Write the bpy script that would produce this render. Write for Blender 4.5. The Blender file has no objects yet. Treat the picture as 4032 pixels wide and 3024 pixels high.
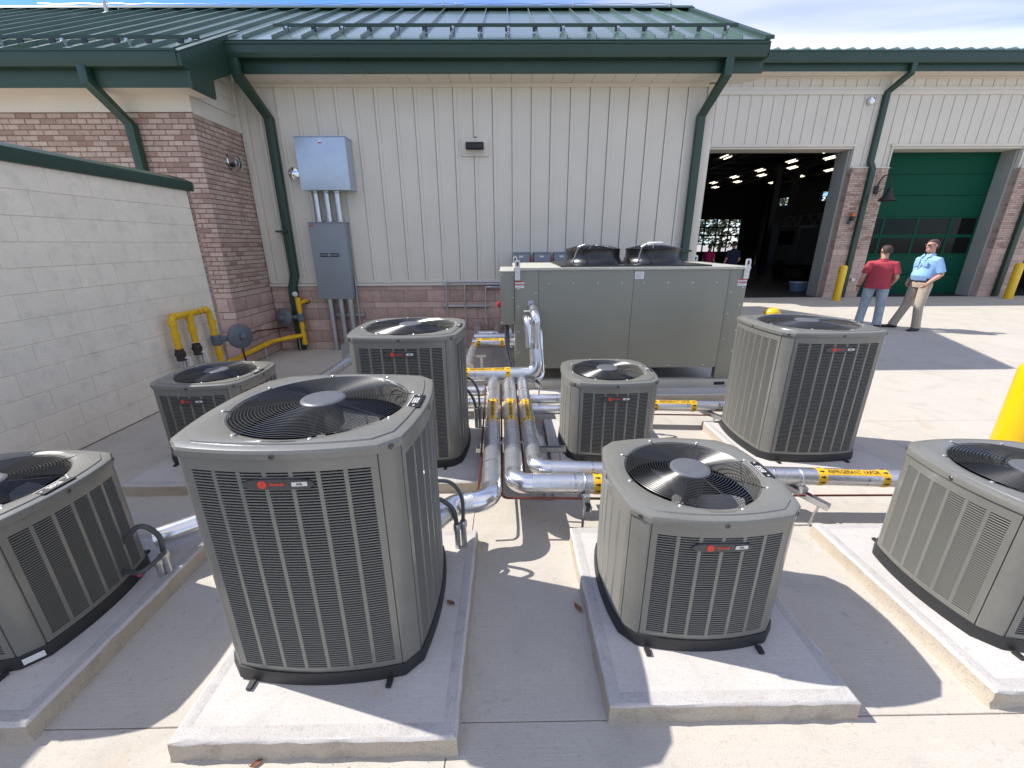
import bpy, bmesh, math, random
from mathutils import Vector, Matrix
random.seed(7)
R = math.radians
scene = bpy.context.scene
C = scene.collection

# ------------------------------------------------------------------ camera
cam_d = bpy.data.cameras.new("camera")
cam = bpy.data.objects.new("camera", cam_d); C.objects.link(cam)
cam_d.sensor_width = 36.0; cam_d.lens = 1634.0 / 4032.0 * 36.0
cam_d.clip_start = 0.05; cam_d.clip_end = 3000
pp, yy, rr = R(18.75), R(0.6), R(0.32)
F = Vector((math.sin(yy)*math.cos(pp), math.cos(yy)*math.cos(pp), -math.sin(pp)))
R0 = Vector((math.cos(yy), -math.sin(yy), 0)); D0 = F.cross(R0)
RX = R0*math.cos(rr) + D0*math.sin(rr); DN = F.cross(RX)
m3 = Matrix((RX, -DN, -F)).transposed()
cam.matrix_world = Matrix.Translation((0, 0, 1.8)) @ m3.to_4x4()
scene.camera = cam

# ------------------------------------------------------------------ sky and sun
SUN = Vector((0.855, -0.24, -1.0)).normalized()        # the way the light travels
world = bpy.data.worlds.new("World"); scene.world = world
world.use_nodes = True
wn, wl = world.node_tree.nodes, world.node_tree.links
wn.clear()
sky = wn.new("ShaderNodeTexSky"); sky.sky_type = 'NISHITA'; sky.sun_disc = False
sky.sun_elevation = R(48.4); sky.sun_rotation = math.atan2(-SUN.x, -SUN.y)
sky.altitude = 200; sky.air_density = 1.0; sky.dust_density = 0.25; sky.ozone_density = 3.0
geo = wn.new("ShaderNodeTexCoord")
sep = wn.new("ShaderNodeSeparateXYZ"); wl.new(geo.outputs["Generated"], sep.inputs[0])
mz = wn.new("ShaderNodeMath"); mz.operation = 'MAXIMUM'; mz.inputs[1].default_value = 0.04; wl.new(sep.outputs[2], mz.inputs[0])
dx = wn.new("ShaderNodeMath"); dx.operation = 'DIVIDE'; wl.new(sep.outputs[0], dx.inputs[0]); wl.new(mz.outputs[0], dx.inputs[1])
dy = wn.new("ShaderNodeMath"); dy.operation = 'DIVIDE'; wl.new(sep.outputs[1], dy.inputs[0]); wl.new(mz.outputs[0], dy.inputs[1])
cmb = wn.new("ShaderNodeCombineXYZ"); wl.new(dx.outputs[0], cmb.inputs[0]); wl.new(dy.outputs[0], cmb.inputs[1])
mp = wn.new("ShaderNodeMapping"); mp.inputs["Rotation"].default_value = (0, 0, R(19.1)); mp.inputs["Scale"].default_value = (0.16, 0.62, 1)
mp.inputs["Location"].default_value = (7.706, -19.013, 0)
wl.new(cmb.outputs[0], mp.inputs[0])
n1 = wn.new("ShaderNodeTexNoise"); n1.inputs["Scale"].default_value = 1.25; n1.inputs["Detail"].default_value = 7; n1.inputs["Roughness"].default_value = 0.52; n1.inputs["Distortion"].default_value = 0.5
wl.new(mp.outputs[0], n1.inputs["Vector"])
rmp = wn.new("ShaderNodeValToRGB"); rmp.color_ramp.elements[0].position = 0.39; rmp.color_ramp.elements[1].position = 0.63
wl.new(n1.outputs["Fac"], rmp.inputs[0])
cl = wn.new("ShaderNodeMixRGB"); cl.inputs[2].default_value = (7.3, 6.95, 6.7, 1)
fm = wn.new("ShaderNodeMath"); fm.operation = 'MULTIPLY'; fm.inputs[1].default_value = 0.68; wl.new(rmp.outputs[0], fm.inputs[0])
tint = wn.new("ShaderNodeMixRGB"); tint.blend_type = 'MULTIPLY'; tint.inputs[0].default_value = 1.0; tint.inputs[2].default_value = (0.46, 0.70, 1.0, 1)
wl.new(sky.outputs[0], tint.inputs[1])
wl.new(fm.outputs[0], cl.inputs[0]); wl.new(tint.outputs[0], cl.inputs[1])
bg = wn.new("ShaderNodeBackground"); bg.inputs[1].default_value = 0.068
wl.new(cl.outputs[0], bg.inputs[0])
wo = wn.new("ShaderNodeOutputWorld"); wl.new(bg.outputs[0], wo.inputs[0])

sun_d = bpy.data.lights.new("sun", 'SUN'); sun_d.energy = 2.0; sun_d.angle = R(0.53); sun_d.color = (1.0, 0.955, 0.89)
sun = bpy.data.objects.new("sun", sun_d); C.objects.link(sun)
sun.rotation_euler = SUN.to_track_quat('-Z', 'Y').to_euler(); sun.location = (-20, 6, 25)

scene.view_settings.view_transform = 'Standard'; scene.view_settings.look = 'None'
scene.view_settings.exposure = 1.7; scene.view_settings.gamma = 1.0
scene.view_settings.use_curve_mapping = False
scene.render.engine = 'CYCLES'
scene.cycles.max_bounces = 8; scene.cycles.diffuse_bounces = 4; scene.cycles.glossy_bounces = 4

# ------------------------------------------------------------------ materials
M = {}
def mat(name, col, rough=0.6, metal=0.0, var=0.0, vs=3.0, var2=0.0, vs2=40.0, bump=0.0, bs=60.0, rnd=0.0,
        coat=0.0, spec=0.5, emit=None, est=1.0, stretch=None, col2=None, blot=0.0, blots=8.0, blotcol=None, rvar=0.0):
    m = bpy.data.materials.new(name); m.use_nodes = True; M[name] = m
    nt = m.node_tree; N, L = nt.nodes, nt.links
    b = N["Principled BSDF"]
    b.inputs["Roughness"].default_value = rough; b.inputs["Metallic"].default_value = metal
    b.inputs["Specular IOR Level"].default_value = spec
    if coat: b.inputs["Coat Weight"].default_value = coat; b.inputs["Coat Roughness"].default_value = 0.08
    g = N.new("ShaderNodeNewGeometry"); vec = g.outputs["Position"]
    if stretch:
        mpn = N.new("ShaderNodeMapping"); mpn.inputs["Scale"].default_value = stretch; L.new(vec, mpn.inputs[0]); vec = mpn.outputs[0]
    rgb = N.new("ShaderNodeRGB"); rgb.outputs[0].default_value = (*col, 1); cur = rgb.outputs[0]
    def noise(scale, detail=4.0):
        n = N.new("ShaderNodeTexNoise"); n.inputs["Scale"].default_value = scale; n.inputs["Detail"].default_value = detail
        n.inputs["Roughness"].default_value = 0.62; L.new(vec, n.inputs["Vector"]); return n.outputs["Fac"]
    def mul(cur, fac, amount):
        mr = N.new("ShaderNodeMapRange"); mr.inputs[1].default_value = 0.25; mr.inputs[2].default_value = 0.75
        mr.inputs[3].default_value = 1 - amount; mr.inputs[4].default_value = 1 + amount; L.new(fac, mr.inputs[0])
        mx = N.new("ShaderNodeMixRGB"); mx.blend_type = 'MULTIPLY'; mx.inputs[0].default_value = 1
        L.new(cur, mx.inputs[1]); L.new(mr.outputs[0], mx.inputs[2]); return mx.outputs[0]
    if rnd or col2:
        oi = N.new("ShaderNodeObjectInfo"); ad = N.new("ShaderNodeMath"); ad.operation = 'ADD'
        L.new(oi.outputs["Random"], ad.inputs[0]); L.new(g.outputs["Random Per Island"], ad.inputs[1])
        fr = N.new("ShaderNodeMath"); fr.operation = 'FRACT'; L.new(ad.outputs[0], fr.inputs[0])
        if col2:
            cr = N.new("ShaderNodeValToRGB"); els = cr.color_ramp.elements
            els[0].position = 0.0; els[0].color = (*col, 1); els[1].position = 1.0; els[1].color = (*col2[-1], 1)
            for k, cc in enumerate(col2[:-1]):
                e_ = els.new((k+1)/len(col2)); e_.color = (*cc, 1)
            L.new(fr.outputs[0], cr.inputs[0]); cur = cr.outputs[0]
        if rnd: cur = mul(cur, fr.outputs[0], rnd)
    if blot:
        f_ = noise(blots, 3); rp = N.new("ShaderNodeValToRGB"); rp.color_ramp.elements[0].position = 0.5; rp.color_ramp.elements[1].position = 0.72
        L.new(f_, rp.inputs[0]); mm = N.new("ShaderNodeMath"); mm.operation = 'MULTIPLY'; mm.inputs[1].default_value = blot; L.new(rp.outputs[0], mm.inputs[0])
        mx = N.new("ShaderNodeMixRGB"); mx.inputs[2].default_value = (*blotcol, 1); L.new(mm.outputs[0], mx.inputs[0]); L.new(cur, mx.inputs[1]); cur = mx.outputs[0]
    if var: cur = mul(cur, noise(vs), var)
    if var2: cur = mul(cur, noise(vs2, 2), var2)
    L.new(cur, b.inputs["Base Color"])
    if rvar:
        mr = N.new("ShaderNodeMapRange"); mr.inputs[3].default_value = max(0.02, rough - rvar); mr.inputs[4].default_value = rough + rvar
        L.new(noise(vs*2.3), mr.inputs[0]); L.new(mr.outputs[0], b.inputs["Roughness"])
    if bump:
        bn = N.new("ShaderNodeBump"); bn.inputs["Strength"].default_value = bump; bn.inputs["Distance"].default_value = 0.01
        L.new(noise(bs, 3), bn.inputs["Height"]); L.new(bn.outputs[0], b.inputs["Normal"])
    if emit:
        b.inputs["Emission Color"].default_value = (*emit, 1); b.inputs["Emission Strength"].default_value = est
    return m

def concrete(name, base, warm, dark, streak=True, sc=1.0):
    m = bpy.data.materials.new(name); m.use_nodes = True; M[name] = m
    N, L = m.node_tree.nodes, m.node_tree.links; b = N["Principled BSDF"]
    b.inputs["Roughness"].default_value = 0.85; b.inputs["Specular IOR Level"].default_value = 0.25
    g = N.new("ShaderNodeNewGeometry")
    def noise(scale, det=5, stretch=None, dist=0):
        n = N.new("ShaderNodeTexNoise"); n.inputs["Scale"].default_value = scale; n.inputs["Detail"].default_value = det; n.inputs["Distortion"].default_value = dist
        n.inputs["Roughness"].default_value = 0.6
        if stretch:
            q = N.new("ShaderNodeMapping"); q.inputs["Scale"].default_value = stretch; L.new(g.outputs["Position"], q.inputs[0]); L.new(q.outputs[0], n.inputs["Vector"])
        else: L.new(g.outputs["Position"], n.inputs["Vector"])
        return n.outputs["Fac"]
    def ramp(f, a, c):
        r_ = N.new("ShaderNodeMapRange"); r_.inputs[1].default_value = a; r_.inputs[2].default_value = c; L.new(f, r_.inputs[0]); return r_.outputs[0]
    def mix(f, a, c2, k=1.0):
        x = N.new("ShaderNodeMixRGB")
        if k != 1.0:
            q = N.new("ShaderNodeMath"); q.operation = 'MULTIPLY'; q.inputs[1].default_value = k; L.new(f, q.inputs[0]); f = q.outputs[0]
        L.new(f, x.inputs[0]); L.new(a, x.inputs[1])
        if isinstance(c2, tuple): x.inputs[2].default_value = (*c2, 1)
        else: L.new(c2, x.inputs[2])
        return x.outputs[0]
    rgb = N.new("ShaderNodeRGB"); rgb.outputs[0].default_value = (*base, 1); cur = rgb.outputs[0]
    cur = mix(ramp(noise(0.9*sc, 5), 0.35, 0.7), cur, warm)
    cur = mix(ramp(noise(3.1*sc, 6, None, 0.6), 0.52, 0.72), cur, dark, 0.55)
    cur = mix(ramp(noise(26*sc, 3), 0.58, 0.74), cur, dark, 0.7)
    cur = mix(ramp(noise(190, 2), 0.57, 0.70), cur, tuple(x*0.6 for x in dark), 0.6)
    cur = mix(ramp(noise(60, 2), 0.62, 0.72), cur, tuple(min(1, x*1.2) for x in base), 0.4)
    cur = mix(ramp(noise(1.7*sc, 7, None, 1.2), 0.60, 0.72), cur, (warm[0]*0.92, warm[1]*0.8, warm[2]*0.64), 0.6)
    cur = mix(ramp(noise(11*sc, 5, None, 0.8), 0.66, 0.74), cur, tuple(x*0.7 for x in dark), 0.55)
    hgt = noise(120, 3)
    if streak:
        st = noise(9, 4, (0.6, 14, 1)); cur = mix(ramp(st, 0.4, 0.7), cur, dark, 0.22)
        ad = N.new("ShaderNodeMath"); ad.operation = 'ADD'; L.new(hgt, ad.inputs[0]); L.new(st, ad.inputs[1]); hgt = ad.outputs[0]
    L.new(cur, b.inputs["Base Color"])
    bn = N.new("ShaderNodeBump"); bn.inputs["Strength"].default_value = 0.25; bn.inputs["Distance"].default_value = 0.006
    L.new(hgt, bn.inputs["Height"]); L.new(bn.outputs[0], b.inputs["Normal"])
    return m

concrete("concrete_slab", (0.53, 0.485, 0.42), (0.48, 0.44, 0.38), (0.38, 0.35, 0.31))
concrete("concrete_pad", (0.56, 0.53, 0.50), (0.52, 0.485, 0.45), (0.42, 0.395, 0.375), streak=True, sc=2.0)
concrete("concrete_edge", (0.49, 0.43, 0.345), (0.44, 0.375, 0.295), (0.30, 0.24, 0.185), streak=False, sc=3.0)
concrete("concrete_lip", (0.50, 0.475, 0.455), (0.45, 0.425, 0.405), (0.33, 0.31, 0.30), streak=False, sc=5.0)
mat("ground", (0.33, 0.31, 0.27), 0.9, var=0.2, vs=0.4)
mat("ac_paint", (0.165, 0.161, 0.142), 0.34, 0.0, var=0.09, vs=4, var2=0.06, vs2=55, spec=0.6, coat=0.25, rvar=0.07)
mat("ac_slat", (0.172, 0.168, 0.150), 0.5, 0.0, spec=0.3)
mat("black_plastic", (0.022, 0.022, 0.023), 0.55, var=0.2, vs=8)
mat("coil", (0.012, 0.013, 0.018), 0.5, 0.2, var2=0.5, vs2=120)
mat("wire", (0.02, 0.02, 0.021), 0.28, 0.0, spec=0.8, coat=0.4)
mat("blade", (0.26, 0.258, 0.25), 0.5, 0.3, var=0.15, vs=12)
mat("hub_paint", (0.105, 0.11, 0.122), 0.42, var=0.12, vs=22)
mat("motor", (0.03, 0.03, 0.033), 0.4)
mat("badge_dark", (0.055, 0.055, 0.056), 0.4)
mat("badge_red", (0.62, 0.055, 0.03), 0.4)
mat("plate_white", (0.62, 0.61, 0.58), 0.45)
mat("print_black", (0.01, 0.01, 0.011), 0.5)
mat("screw", (0.10, 0.10, 0.095), 0.35, 0.7)
mat("bright_screw", (0.62, 0.62, 0.6), 0.35, 0.8)
mat("siding", (0.655, 0.605, 0.515), 0.72, var=0.04, vs=1.6, bump=0.25, bs=150)
mat("soffit", (0.74, 0.67, 0.555), 0.7, var=0.04, vs=1.2)
mat("green_metal", (0.018, 0.048, 0.032), 0.42, 0.0, var=0.12, vs=1.1, spec=0.55, rvar=0.06)
mat("roof_green", (0.075, 0.135, 0.10), 0.3, 0.1, var=0.22, vs=1.4, spec=0.8, coat=0.5, rvar=0.08)
mat("door_green", (0.004, 0.064, 0.036), 0.6, 0.0, spec=0.12)
mat("mortar", (0.26, 0.155, 0.125), 0.95, var=0.12, vs=12)
mat("brick", (0.49, 0.37, 0.295), 0.9, col2=[(0.53, 0.41, 0.33), (0.31, 0.20, 0.155), (0.54, 0.42, 0.345), (0.43, 0.31, 0.245), (0.56, 0.44, 0.36)],
    blot=0.6, blots=19, blotcol=(0.27, 0.17, 0.135), stretch=(1.6, 1.6, 0.5), var=0.1, vs=30, var2=0.12, vs2=160, bump=0.5, bs=120)
mat("split_block", (0.48, 0.335, 0.28), 0.95, rnd=0.12, var=0.14, vs=14, var2=0.22, vs2=110, bump=0.9, bs=55)
mat("smooth_block", (0.51, 0.37, 0.305), 0.92, rnd=0.1, var=0.1, vs=9, var2=0.12, vs2=120, bump=0.2, bs=140)
mat("cmu", (0.83, 0.74, 0.60), 0.82, rnd=0.012, var=0.06, vs=3, var2=0.05, vs2=70, bump=0.35, bs=90, blot=0.22, blots=7, blotcol=(0.36, 0.345, 0.31))
mat("cmu_mortar", (0.68, 0.61, 0.51), 0.9, var=0.1, vs=8)
mat("galv", (0.52, 0.53, 0.54), 0.3, 0.85, var=0.14, vs=16, rvar=0.08)
mat("galv_sheet", (0.46, 0.53, 0.62), 0.38, 0.55, var=0.06, vs=7, rvar=0.05)
mat("cabinet_grey", (0.225, 0.25, 0.265), 0.38, 0.0, var=0.04, vs=3, spec=0.5)
mat("alu_jacket", (0.70, 0.705, 0.72), 0.30, 0.92, var=0.07, vs=12, bump=0.35, bs=85, rvar=0.07)
mat("alu_elbow", (0.74, 0.74, 0.75), 0.24, 0.94, var=0.06, vs=9, rvar=0.06)
mat("alu_band", (0.62, 0.63, 0.64), 0.25, 0.95)
mat("label_yellow", (0.80, 0.46, 0.012), 0.45)
mat("gas_yellow", (0.74, 0.43, 0.006), 0.4, var=0.08, vs=14, coat=0.15)
mat("bollard_yellow", (0.82, 0.50, 0.004), 0.35, var=0.05, vs=6, coat=0.25)
mat("iron", (0.055, 0.042, 0.037), 0.7, 0.3, var=0.3, vs=30)
mat("regulator_grey", (0.115, 0.13, 0.145), 0.45, 0.0, var=0.1, vs=10)
mat("copper", (0.16, 0.045, 0.03), 0.4, 0.6, var=0.2, vs=20)
mat("flex_grey", (0.075, 0.078, 0.08), 0.45)
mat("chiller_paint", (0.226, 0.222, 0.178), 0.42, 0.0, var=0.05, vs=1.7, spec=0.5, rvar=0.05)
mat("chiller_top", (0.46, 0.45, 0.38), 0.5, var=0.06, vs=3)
mat("shroud_black", (0.012, 0.012, 0.013), 0.3, spec=0.6, var=0.2, vs=6)
mat("rail_beige", (0.46, 0.44, 0.38), 0.55, var=0.1, vs=4)
mat("chrome", (0.75, 0.75, 0.76), 0.1, 1.0)
mat("bronze", (0.022, 0.019, 0.018), 0.4, 0.3)
mat("amber", (0.55, 0.12, 0.008), 0.2, coat=0.5)
mat("red_plastic", (0.42, 0.012, 0.014), 0.4)
mat("pink_plastic", (0.75, 0.05, 0.2), 0.5)
mat("glass_dark", (0.006, 0.007, 0.007), 0.06, 0.0, spec=0.15)
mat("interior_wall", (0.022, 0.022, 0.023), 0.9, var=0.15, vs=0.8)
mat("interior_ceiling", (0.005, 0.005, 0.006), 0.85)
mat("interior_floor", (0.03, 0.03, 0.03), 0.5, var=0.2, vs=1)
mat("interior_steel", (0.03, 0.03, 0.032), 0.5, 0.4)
mat("lamp_glow", (1, 1, 1), 0.5, emit=(1.0, 0.88, 0.66), est=0.9)
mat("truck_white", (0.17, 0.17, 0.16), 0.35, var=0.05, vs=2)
mat("truck_orange", (0.35, 0.09, 0.012), 0.5)
mat("tyre", (0.012, 0.012, 0.012), 0.8)
mat("tote_blue", (0.20, 0.30, 0.42), 0.5)
mat("jamb_grey", (0.345, 0.345, 0.305), 0.6, var=0.05, vs=2)
mat("skin", (0.52, 0.27, 0.19), 0.55, var=0.08, vs=14)
mat("hair", (0.05, 0.032, 0.022), 0.7, var=0.3, vs=60)
mat("shirt_red", (0.40, 0.045, 0.065), 0.85, var=0.1, vs=9, bump=0.35, bs=16)
mat("shirt_blue", (0.27, 0.46, 0.72), 0.8, var=0.08, vs=9, bump=0.45, bs=14)
mat("jeans", (0.335, 0.38, 0.425), 0.85, var=0.25, vs=7, bump=0.4, bs=16)
mat("khaki", (0.43, 0.36, 0.28), 0.85, var=0.1, vs=8, bump=0.5, bs=15)
mat("navy_cloth", (0.014, 0.018, 0.04), 0.9)
mat("white_cloth", (0.6, 0.62, 0.66), 0.9)
mat("magenta_cloth", (0.5, 0.02, 0.12), 0.9)
mat("shoe", (0.03, 0.022, 0.018), 0.6)
mat("black_leather", (0.012, 0.012, 0.012), 0.4)
mat("leaf_brown", (0.20, 0.075, 0.03), 0.8, rnd=0.3)
mat("leaf_green", (0.05, 0.07, 0.03), 0.7, rnd=0.5, var=0.3, vs=2)
mat("bark", (0.07, 0.05, 0.035), 0.9)
mat("warn_red", (0.5, 0.03, 0.03), 0.5)
mat("sticker", (0.72, 0.71, 0.69), 0.5)
mat("sticker_blue", (0.55, 0.55, 0.68), 0.5)
mat("sticker_text", (0.22, 0.22, 0.24), 0.5)

# ------------------------------------------------------------------ builders
ORG = {}
def tag(o, label=None, cat=None, group=None, kind=None):
    if label: o["label"] = label
    if cat: o["category"] = cat
    if group: o["group"] = group
    if kind: o["kind"] = kind
    return o
def thing(name, label, cat, loc=(0, 0, 0), group=None):
    o = bpy.data.objects.new(name, None); C.objects.link(o); o.location = loc; o.empty_display_size = 0.1
    ORG[o.name] = Vector(loc); return tag(o, label, cat, group)
def link(name, me, parent=None, loc=None, rot=None, mtx=None, kind=None):
    o = bpy.data.objects.new(name, me); C.objects.link(o)
    if parent is not None: o.parent = parent
    if mtx is not None: o.matrix_local = mtx
    else:
        if loc is not None: o.location = loc
        if rot is not None: o.rotation_euler = rot
    if kind: o["kind"] = kind
    return o
def frame_of(d, up=Vector((0, 0, 1))):
    d = d.normalized()
    if abs(d.dot(up)) > 0.98: up = Vector((0, 1, 0))
    s = d.cross(up).normalized(); return s, s.cross(d).normalized()
class MB:
    def __init__(s): s.v = []; s.f = []; s.mi = []; s.m = 0
    def face(s, *idx): s.f.append(tuple(idx)); s.mi.append(s.m)
    def quad(s, a, b, c, d):
        n = len(s.v); s.v += [Vector(a), Vector(b), Vector(c), Vector(d)]; s.face(n, n+1, n+2, n+3)
    def box(s, x0, x1, y0, y1, z0, z1, T=None):
        n = len(s.v)
        p = [Vector(q) for q in ((x0,y0,z0),(x1,y0,z0),(x1,y1,z0),(x0,y1,z0),(x0,y0,z1),(x1,y0,z1),(x1,y1,z1),(x0,y1,z1))]
        if T is not None: p = [T @ q for q in p]
        s.v += p
        for q in ((0,3,2,1),(4,5,6,7),(0,1,5,4),(1,2,6,5),(2,3,7,6),(3,0,4,7)): s.face(*[n+i for i in q])
        return s
    def prism(s, pts, d):           # pts: 3D polygon, extruded by vector d
        n = len(s.v); k = len(pts); d = Vector(d)
        s.v += [Vector(p) for p in pts] + [Vector(p) + d for p in pts]
        s.face(*range(n+k-1, n-1, -1)); s.face(*range(n+k, n+2*k))
        for i in range(k): j = (i+1) % k; s.face(n+i, n+j, n+k+j, n+k+i)
        return s
    def rings(s, rs, closed=True, caps=True):
        n = len(s.v); k = len(rs[0])
        for r_ in rs: s.v += [Vector(p) for p in r_]
        for a in range(len(rs)-1):
            for i in range(k if closed else k-1):
                j = (i+1) % k
                s.face(n+a*k+i, n+a*k+j, n+(a+1)*k+j, n+(a+1)*k+i)
        if caps:
            s.face(*range(n+k-1, n-1, -1)); b = n+(len(rs)-1)*k; s.face(*range(b, b+k))
        return s
    def tube(s, path, r, n=12, caps=True, rx=1.0):
        P = [Vector(p) for p in path]; rs = []
        rad = r if isinstance(r, (list, tuple)) else [r]*len(P)
        u = None
        for i, p in enumerate(P):
            if i == 0: d = P[1]-P[0]
            elif i == len(P)-1: d = P[-1]-P[-2]
            else: d = (P[i+1]-p).normalized() + (p-P[i-1]).normalized()
            d.normalize()
            if u is None: u, w = frame_of(d)
            else:
                u = (u - d*u.dot(d)).normalized(); w = u.cross(d) * -1
                w = d.cross(u) * -1
            rr_ = rad[i]
            ra, rb = (rr_ if isinstance(rr_, tuple) else (rr_*rx, rr_))
            rs.append([p + u*ra*math.cos(2*math.pi*k/n) + w*rb*math.sin(2*math.pi*k/n) for k in range(n)])
        return s.rings(rs, True, caps)
    def lathe(s, prof, c=(0, 0, 0), n=24, ax=Vector((0, 0, 1)), caps=True):
        ax = Vector(ax).normalized(); u, w = frame_of(ax); c = Vector(c)
        return s.rings([[c + ax*z + (u*math.cos(2*math.pi*k/n) + w*math.sin(2*math.pi*k/n))*r_ for k in range(n)] for r_, z in prof], True, caps)
    def torus(s, c, Rr, r, n=40, k=5, ax=Vector((0, 0, 1)), sq=1.0):
        ax = Vector(ax).normalized(); u, w = frame_of(ax); c = Vector(c); b = len(s.v)
        for i in range(n):
            a = 2*math.pi*i/n; d = u*math.cos(a) + w*math.sin(a)
            for j in range(k):
                t = 2*math.pi*j/k; s.v.append(c + d*(Rr + r*math.cos(t)) + ax*r*math.sin(t))
        for i in range(n):
            for j in range(k):
                i2, j2 = (i+1) % n, (j+1) % k
                s.face(b+i*k+j, b+i2*k+j, b+i2*k+j2, b+i*k+j2)
        return s
    def add(s, other, T=None):
        n = len(s.v); s.v += [(T @ p if T is not None else p.copy()) for p in other.v]
        for f_ in other.f: s.face(*[n+i for i in f_])
        return s
    def mesh(s, name, mats, org=Vector((0, 0, 0)), bevel=0.0, smooth=35, seg=2, mtx=None):
        me = bpy.data.meshes.new(name)
        me.from_pydata([(p - org)[:] for p in s.v], [], s.f)
        if isinstance(mats, str): mats = [mats]
        for q in mats: me.materials.append(M[q])
        if len(mats) > 1: me.polygons.foreach_set("material_index", s.mi)
        bm = bmesh.new(); bm.from_mesh(me)
        bmesh.ops.recalc_face_normals(bm, faces=bm.faces)
        if bevel:
            ed = [e_ for e_ in bm.edges if len(e_.link_faces) == 2 and e_.calc_face_angle(0) > R(40)]
            bmesh.ops.bevel(bm, geom=ed, offset=bevel, segments=seg, profile=0.6, affect='EDGES', clamp_overlap=True)
        bm.to_mesh(me); bm.free()
        if smooth:
            me.polygons.foreach_set("use_smooth", [True]*len(me.polygons)); me.set_sharp_from_angle(angle=R(smooth))
        return me
    def build(s, name, mats, parent=None, bevel=0.0, smooth=35, label=None, cat=None, group=None, kind=None, org=None, seg=2):
        if parent is not None:
            q = parent
            while q.parent is not None: q = q.parent
            og = ORG.get(q.name, Vector((0, 0, 0)))
        else: og = Vector(org) if org is not None else Vector((0, 0, 0))
        o = link(name, s.mesh(name, mats, og, bevel, smooth, seg), parent)
        if parent is None: o.location = og; ORG[o.name] = og
        return tag(o, label, cat, group, kind)
def B(*a): return MB().box(*a)
def bend(pts, r, n=6):
    """round the inner corners of a polyline"""
    P = [Vector(p) for p in pts]; out = [P[0]]
    for i in range(1, len(P)-1):
        a, b, c = P[i-1], P[i], P[i+1]; d1 = (a-b).normalized(); d2 = (c-b).normalized()
        t = min(r, (a-b).length*0.49, (c-b).length*0.49)
        p0, p2 = b+d1*t, b+d2*t
        for k in range(n+1):
            u = k/n; out.append(p0*(1-u)**2 + b*2*u*(1-u) + p2*u*u)
    out.append(P[-1]); return out
_tx = {}
def text_mb(txt, size, bold=0.0):
    """flat letters as polygons in the XY plane, centred"""
    key = (txt, size, bold)
    if key not in _tx:
        cu = bpy.data.curves.new("lettering", 'FONT'); cu.body = txt; cu.size = size; cu.align_x = 'CENTER'; cu.align_y = 'CENTER'; cu.offset = bold; cu.resolution_u = 2
        ob = bpy.data.objects.new("lettering", cu); C.objects.link(ob)
        dg = bpy.context.evaluated_depsgraph_get(); dg.update()
        me = bpy.data.meshes.new_from_object(ob.evaluated_get(dg))
        mb = MB(); mb.v = [v.co.copy() for v in me.vertices]
        for p in me.polygons: mb.face(*p.vertices)
        bpy.data.objects.remove(ob); bpy.data.curves.remove(cu); bpy.data.meshes.remove(me)
        _tx[key] = mb
    mb = MB(); mb.v = [p.copy() for p in _tx[key].v]
    for f_ in _tx[key].f: mb.face(*f_)
    return mb
def remeshed(mb, name, matn, voxel=0.012, smooth_it=3):
    me = mb.mesh(name, matn, smooth=0)
    o = bpy.data.objects.new(name, me); C.objects.link(o)
    md = o.modifiers.new("r", 'REMESH'); md.mode = 'VOXEL'; md.voxel_size = voxel
    sm = o.modifiers.new("s", 'SMOOTH'); sm.factor = 0.5; sm.iterations = smooth_it
    dg = bpy.context.evaluated_depsgraph_get(); dg.update()
    m2 = bpy.data.meshes.new_from_object(o.evaluated_get(dg))
    bpy.data.objects.remove(o); bpy.data.meshes.remove(me)
    m2.name = name; m2.materials.clear(); m2.materials.append(M[matn])
    m2.polygons.foreach_set("use_smooth", [True]*len(m2.polygons)); return m2

# ================================================================== GROUND
g_ = MB(); g_.quad((-400, -400, -0.03), (400, -400, -0.03), (400, 400, -0.03), (-400, 400, -0.03))
ground = g_.build("ground", "ground", kind="structure")
pav = B(-9.0, 40.0, -9.0, 14.7, -0.028, -0.012).build("pavement", "concrete_slab", kind="structure")
def slab(x0, x1, y0, y1):
    g = 0.0017; b = MB().box(x0+g, x1-g, y0+g, y1-g, -0.02, 0.0)
    link("slab", b.mesh("slab", "concrete_slab", bevel=0.0025, seg=1), pav)
for x0, x1, ys in ((-3.98, -0.242, (-4, 1.13, 3.53, 7.40)), (-0.242, 3.64, (-4, 1.13, 2.98, 7.40)), (3.64, 7.45, (-4, 0.2, 3.975, 8.2, 12.0, 14.20)),
                   (7.45, 11.3, (-4, 0.2, 3.975, 8.2, 12.0, 14.20)), (11.3, 15.2, (-4, 0.2, 3.975, 8.2, 12.0, 14.20)), (15.2, 19.2, (-4, 0.2, 3.975, 8.2, 12.0, 14.20)), (19.2, 24, (-4, 3.975, 8.2, 12.0, 14.20))):
    for a, b in zip(ys, ys[1:]): slab(x0, x1, a, b)
slab(3.24, 3.64, 7.4, 14.2)

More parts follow.
